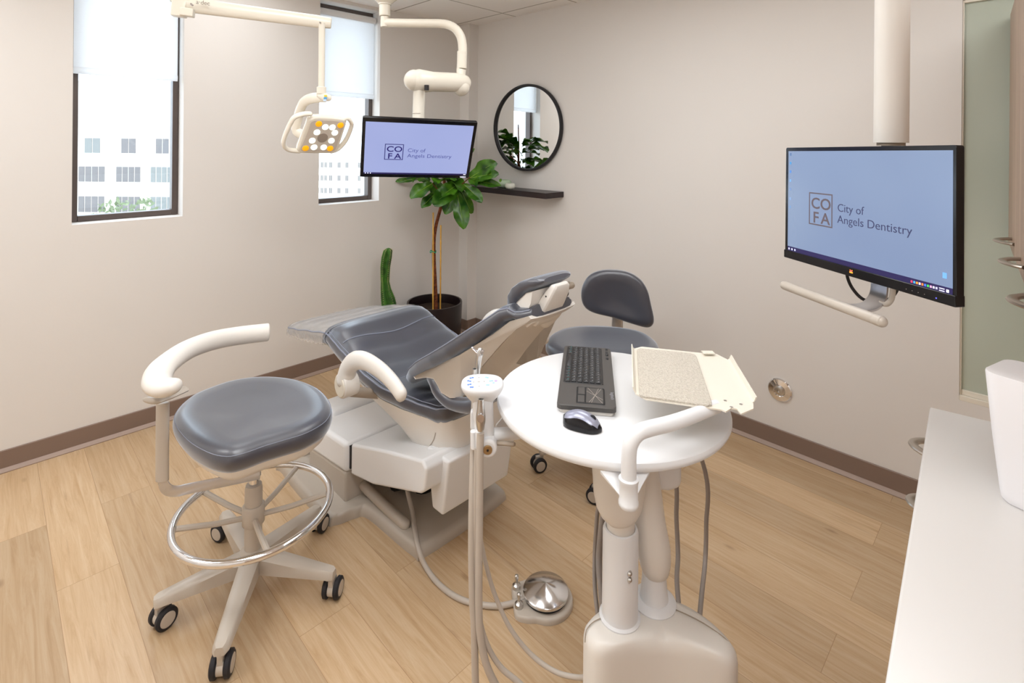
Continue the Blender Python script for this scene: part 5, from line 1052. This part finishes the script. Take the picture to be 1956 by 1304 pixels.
mb = MB(); q = P(338, 4, 1.97); mb.tube([q, (q.x, q.y, CEIL-.003)], .022, 20); mb.tube([(q.x, q.y, CEIL-.03), (q.x, q.y, CEIL-.003)], .06, 30); obj('ceiling_post', mb, M_cream, lp, ang=50)
# ================================================================== MIRROR, SHELF, PLANTS
mr = thing('round_mirror', 'round wall mirror in a thin black frame above the dark shelf', 'mirror', (RIGHT_X, 2.765, 1.39))
Mr = Matrix.Translation((RIGHT_X-.030, 2.765, 1.722)) @ Matrix.Rotation(math.radians(4.4), 4, 'Z') @ Matrix.Rotation(-PI/2, 4, 'Y')
R0 = .334
mb = MB(Mr); mb.lathe([(R0-.022, .002), (R0, .002), (R0, .026), (R0-.003, .030), (R0-.015, .030), (R0-.018, .026), (R0-.020, .012)], 96, cap=False); obj('frame', mb, M_blackm, mr, ang=40)
mb = MB(Mr); mb.lathe([(R0-.016, .002), (R0-.016, .010)], 96); obj('mirror_glass', mb, M_mirror, mr, ang=30)
shy0 = PX(1077, 369, RIGHT_X).y; zt = PX(1077, 366, RIGHT_X).z; 
M_sh = two_tone('espresso_wood', '#1d1314', '#2a1c1c', 20, .35, (1, .1, 1))
mb = MB(); mb.box2((2.765, shy0, zt-.040), (RIGHT_X-.001, 3.36, zt)); o = obj('wall_shelf', mb, M_sh, None, bevel=.0015, cat='shelf', label='dark floating wall shelf below the round mirror')
def bowl(px, py, x, r, h, label, m):
    c = PX(px, py, x); c.z = zt; t = MB(Matrix.Translation(c))
    t.lathe([(r*.45, 0), (r*.78, h*.10), (r*.97, h*.38), (r, h*.60), (r*.92, h*.84), (r*.78, h*.98), (r*.74, h), (r*.70, h*.96), (r*.84, h*.70), (r*.86, h*.5), (r*.6, h*.18), (.001, h*.14)], 40)
    return obj('bowl', t, m, None, ang=60, cat='bowl', label=label, inv=tuple(c))
bowl(962, 359, 2.865, .064, .062, 'pale green round ceramic bowl on the dark wall shelf', mat('celadon_glaze', '#b5c8ae', .3, noise=(20, .03)))
bowl(974.5, 360.5, 2.815, .040, .044, 'small white ceramic bowl in front of the pale green one', mat('white_glaze', '#dfe0d4', .3, noise=(20, .02)))
# potted fiddle-leaf fig
pD = 3.98; pcn = K((833-978)/1000*pD, pD, 0)
fg = thing('potted_fig_tree', 'fiddle-leaf fig tree in a tall black pot standing in the corner', 'potted plant', pcn)
PR = .209; PT = .395
mb = MB(Matrix.Translation(pcn)); mb.lathe([(PR*.88, 0), (PR*.93, .01), (PR, PT-.008), (PR-.002, PT), (PR-.014, PT), (PR-.016, PT-.008), (PR-.02, PT-.07), (0.001, PT-.07)], 72); obj('pot', mb, M_pot, fg, ang=40)
mb = MB(Matrix.Translation(pcn)); mb.lathe([(PR-.019, PT-.075), (PR-.019, PT-.066), (.001, PT-.060)], 40); obj('soil', mb, M_soil, fg)
def pf(px, py, dd=0.0): return P(px, py, pD+dd)
tp = [pf(833, 600), pf(831, 545), pf(829, 500), pf(829, 460), pf(833, 430), pf(841, 400), pf(847, 378), pf(849, 350), pf(846, 320), pf(848, 280), pf(840, 230)]
mb = MB(); mb.tube(tp, [.017, .016, .0145, .013, .0125, .0125, .012, .011, .010, .008, .005], 12, smooth=5); tk = obj('trunk', mb, M_trunk, fg)
brs = [([pf(848, 372), pf(864, 365, -.05), pf(882, 352, -.1), pf(898, 338, -.1)], .006), ([pf(847, 378), pf(858, 386), pf(872, 376), pf(884, 362)], .005), ([pf(846, 376), pf(836, 362), pf(826, 350)], .005), ([pf(848, 340), pf(865, 320), pf(885, 300, .1)], .006), ([pf(847, 330), pf(830, 300), pf(810, 270, .1)], .006)]
for pts, r in brs: mb = MB(); mb.tube(pts, [r, r*.9]+[r*.7]*(len(pts)-2), 8, smooth=4); obj('branch', mb, M_trunk, tk)
for a, b in (((827, 600), (827.5, 406)), ((841, 600), (842, 430))):
    mb = MB(); A1, B1 = pf(*a, -.03), pf(*b, -.03); n = 5
    pts = [A1.lerp(B1, k/40) for k in range(41)]; mb.tube(pts, [.0055+(.0014 if k % 8 == 0 else 0) for k in range(41)], 10); obj('bamboo_stake', mb, M_bamboo, fg)
mb = MB(); c = pf(829, 480, -.005); mb.loft([[tuple(c+_R*((.022+.003*math.cos(b))*math.cos(a)-.006)+_F*((.022+.003*math.cos(b))*math.sin(a)-.008)+_U*(.004*math.sin(b)+.006*math.sin(3*a))) for b in [2*PI*j/8 for j in range(8)]] for a in [2*PI*k/24 for k in range(24)]], closed=True); obj('green_tie', mb, mat('green_tape', '#1e9a6e', .5), fg)
def leaf_mesh(mb, a, b, w, up, rng, droop=.15, fold=.34, wave=.10):
    d = b-a; L = d.length; d.normalize(); s = d.cross(up)
    if s.length < .05: s = d.cross(Vector((.3, .2, 1)))
    s.normalize(); nrm = s.cross(d).normalized(); n = 10; m = 6; vs = []; fs = []; ph = rng.uniform(0, 6)
    for i in range(n+1):
        t = i/n; ww = w*(math.sin(PI*min(1, t**.85*.97+.02))**.46)*(.50+.68*t if t < .72 else .99-.5*(t-.72))*.95
        c = a+d*(L*t)-nrm*(droop*L*(t-.3)**2)+nrm*(.02*L*math.sin(5*t+ph))
        for j in range(-m//2, m//2+1):
            q = j/(m/2); z = fold*abs(q)**1.2*ww*.5+wave*w*math.sin(t*13+ph+q*2.0)*abs(q)**1.5
            vs.append(c+s*(q*ww*.5)+nrm*z)
    k = m+1
    for i in range(n):
        for j in range(m): fs.append((i*k+j, i*k+j+1, (i+1)*k+j+1, (i+1)*k+j))
    b0 = len(mb.v); mb.add(vs, fs); mb.add([v-nrm*.0012 for v in vs], [tuple(reversed(f)) for f in fs])
    return [c for c in vs]
ML = MB(); MV = MB(); rg_ = random.Random(11)
def lf(ax, ay, bx, by, wpx, da=0.0, db=0.0, up=None, **k):
    a = pf(ax, ay, da); b = pf(bx, by, db); u = (Vector(up) if up else (-_F*1.0+_U*.4)); leaf_mesh(ML, a, b, wpx*1.12/1000*pD, u, rg_, **k)
    MV.tube([a.lerp(b, t)+(-_F*.004) for t in (0, .4, .8)], [.0016, .0012, .0006], 5)
vis = [(897, 340, 946, 309, 34, -.1, -.2), (898, 340, 950, 330, 26, -.1, -.25), (896, 344, 954, 352, 18, -.08, -.2), (886, 352, 921, 384, 24, -.1, -.2), (873, 366, 887, 436, 32, -.05, -.15), (879, 360, 902, 408, 22, -.02, .0), (880, 352, 828, 388, 40, -.08, -.25),
       (868, 368, 850, 409, 26, -.02, -.05), (832, 368, 806, 396, 22, -.05, -.15), (826, 350, 784, 376, 30, -.1, -.2), (838, 386, 832, 344, 30, .05, .1), (800, 342, 754, 345, 12, .1, .05), (893, 300, 906, 282, 7, .0, .05), (870, 355, 846, 372, 30, -.12, -.28), (880, 345, 872, 312, 30, 0, .1),
       (820, 350, 800, 330, 26, 0, .1), (900, 336, 908, 352, 20, -.05, -.2), (860, 372, 838, 355, 26, .1, .15), (905, 335, 925, 322, 24, .1, .2), (955, 348, 957, 341, 5, -.2, -.2)]
for v in vis: lf(*v)
# crown reaching up behind the hanging screen
for k in range(60):
    t = rg_.random(); c = pf(846-10*t, 350-150*t, .0); a = rg_.uniform(0, 2*PI); e = rg_.uniform(-.25, .55)
    dr = Vector((math.cos(a), math.sin(a), e)).normalized(); L = rg_.uniform(.16, .26)
    st0 = c+dr*.04; en = c+dr*(.04+L)
    if en.x > RIGHT_X-.06 or en.y > BACK_Y-.06: continue
    rp_ = en-Vector((0, 0, CAMH)); qx = 978+F_PX*rp_.dot(_R2)/rp_.dot(_F); qy = HY-F_PX*rp_.dot(_U2)/rp_.dot(_F)
    if qx > 888 or qx < 715 or qy < 252: continue
    leaf_mesh(ML, st0, en, L*.72, Vector((0, 0, 1)), rg_, droop=.35)
for k in range(12):      # leaves towards the mirror and the shelf side
    a = rg_.uniform(-.5, .6); c = pf(858, 335-rg_.uniform(0, 95), 0); dr = Vector((math.cos(a)*.75, math.sin(a)*.6-.2, rg_.uniform(.0, .5))).normalized(); L = rg_.uniform(.2, .27)
    rp_ = c+dr*(.02+L)-Vector((0, 0, CAMH)); qx = 978+F_PX*rp_.dot(_R2)/rp_.dot(_F)
    if qx > 935 or (qx > 895 and HY-F_PX*rp_.dot(_U2)/rp_.dot(_F) < 300): continue
    leaf_mesh(ML, c+dr*.02, c+dr*(.02+L), L*.74, Vector((0, 0, 1)), rg_, droop=.3)
for k in range(26):
    c = pf(rg_.uniform(845, 878), rg_.uniform(255, 335), .05); a = rg_.uniform(-.35, .9); dr = Vector((math.cos(a), math.sin(a)*.35, rg_.uniform(-.2, .5))).normalized(); L = rg_.uniform(.17, .24); en = c+dr*(.03+L)
    rp_ = en-Vector((0, 0, CAMH)); qx = 978+F_PX*rp_.dot(_R2)/rp_.dot(_F); qy = HY-F_PX*rp_.dot(_U2)/rp_.dot(_F)
    if qx > 896 or qy < 240 or en.y > BACK_Y-.05: continue
    leaf_mesh(ML, c+dr*.02, en, L*.78, Vector((0, 0, 1)), rg_, droop=.3)
for v_ in ML.v: v_.y = min(v_.y, BACK_Y-.035+.02*math.sin(v_.x*60)); v_.x = min(v_.x, RIGHT_X-.03)
nf = len(ML.f); ML.add(MV.v, MV.f); fo_ = obj('foliage', ML, M_leaf, fg, ang=80)
fo_.data.materials.append(mat('leaf_vein_green', '#9cc04a', .5))
for p_ in list(fo_.data.polygons)[nf:]: p_.material_index = 1
# columnar cactus
cD = 3.80; cc = K((742-978)/1000*cD, cD, 0); ct = thing('potted_cactus', 'tall ribbed green column cactus behind the leg rest of the dental chair', 'cactus', cc)
mb = MB(Matrix.Translation(cc)); mb.lathe([(.09, 0), (.10, .01), (.12, .20), (.112, .21), (.108, .18), (.001, .18)], 40); obj('pot', mb, M_pot, ct, ang=40)
cp = [P(747, 625, cD), P(745, 595, cD), P(741, 570, cD), P(737, 552, cD), P(735.5, 538, cD), P(735.5, 528, cD), P(736, 510, cD), P(738.5, 492, cD), P(741, 479, cD), P(742, 473.5, cD)]
cr_ = [.062, .060, .052, .038, .031, .033, .036, .038, .033, .010]
pts = []; rr = []
for i in range(len(cp)-1):
    for k in range(5): pts.append(cp[i].lerp(cp[i+1], k/5)); rr.append(cr_[i]+(cr_[i+1]-cr_[i])*k/5)
pts.append(cp[-1]); rr.append(.006)
rings = []; N = 40
for i, (p, r) in enumerate(zip(pts, rr)):
    rings.append([tuple(p+_R*(r*(1-.5*(.5+.5*math.cos(5*a+.4)))*math.cos(a))+_F*(r*(1-.5*(.5+.5*math.cos(5*a+.4)))*math.sin(a))) for a in [2*PI*j/N for j in range(N)]])
mb = MB(); mb.loft(rings); ca = obj('stem', mb, M_cactus, ct, ang=80)
mb = MB()
for i in range(2, len(pts)-2):
    for k in range(5):
        a = (PI+2*PI*k-.4)/5; p = pts[i]; r = rr[i]; c = p+_R*(r*math.cos(a))+_F*(r*math.sin(a)); o_ = (_R*math.cos(a)+_F*math.sin(a))
        mb.tube([c, c+o_*.006+_U*.003], [.0022, .0008], 5)
obj('spines', mb, mat('spine_pale', '#b8b27a', .7), ca)
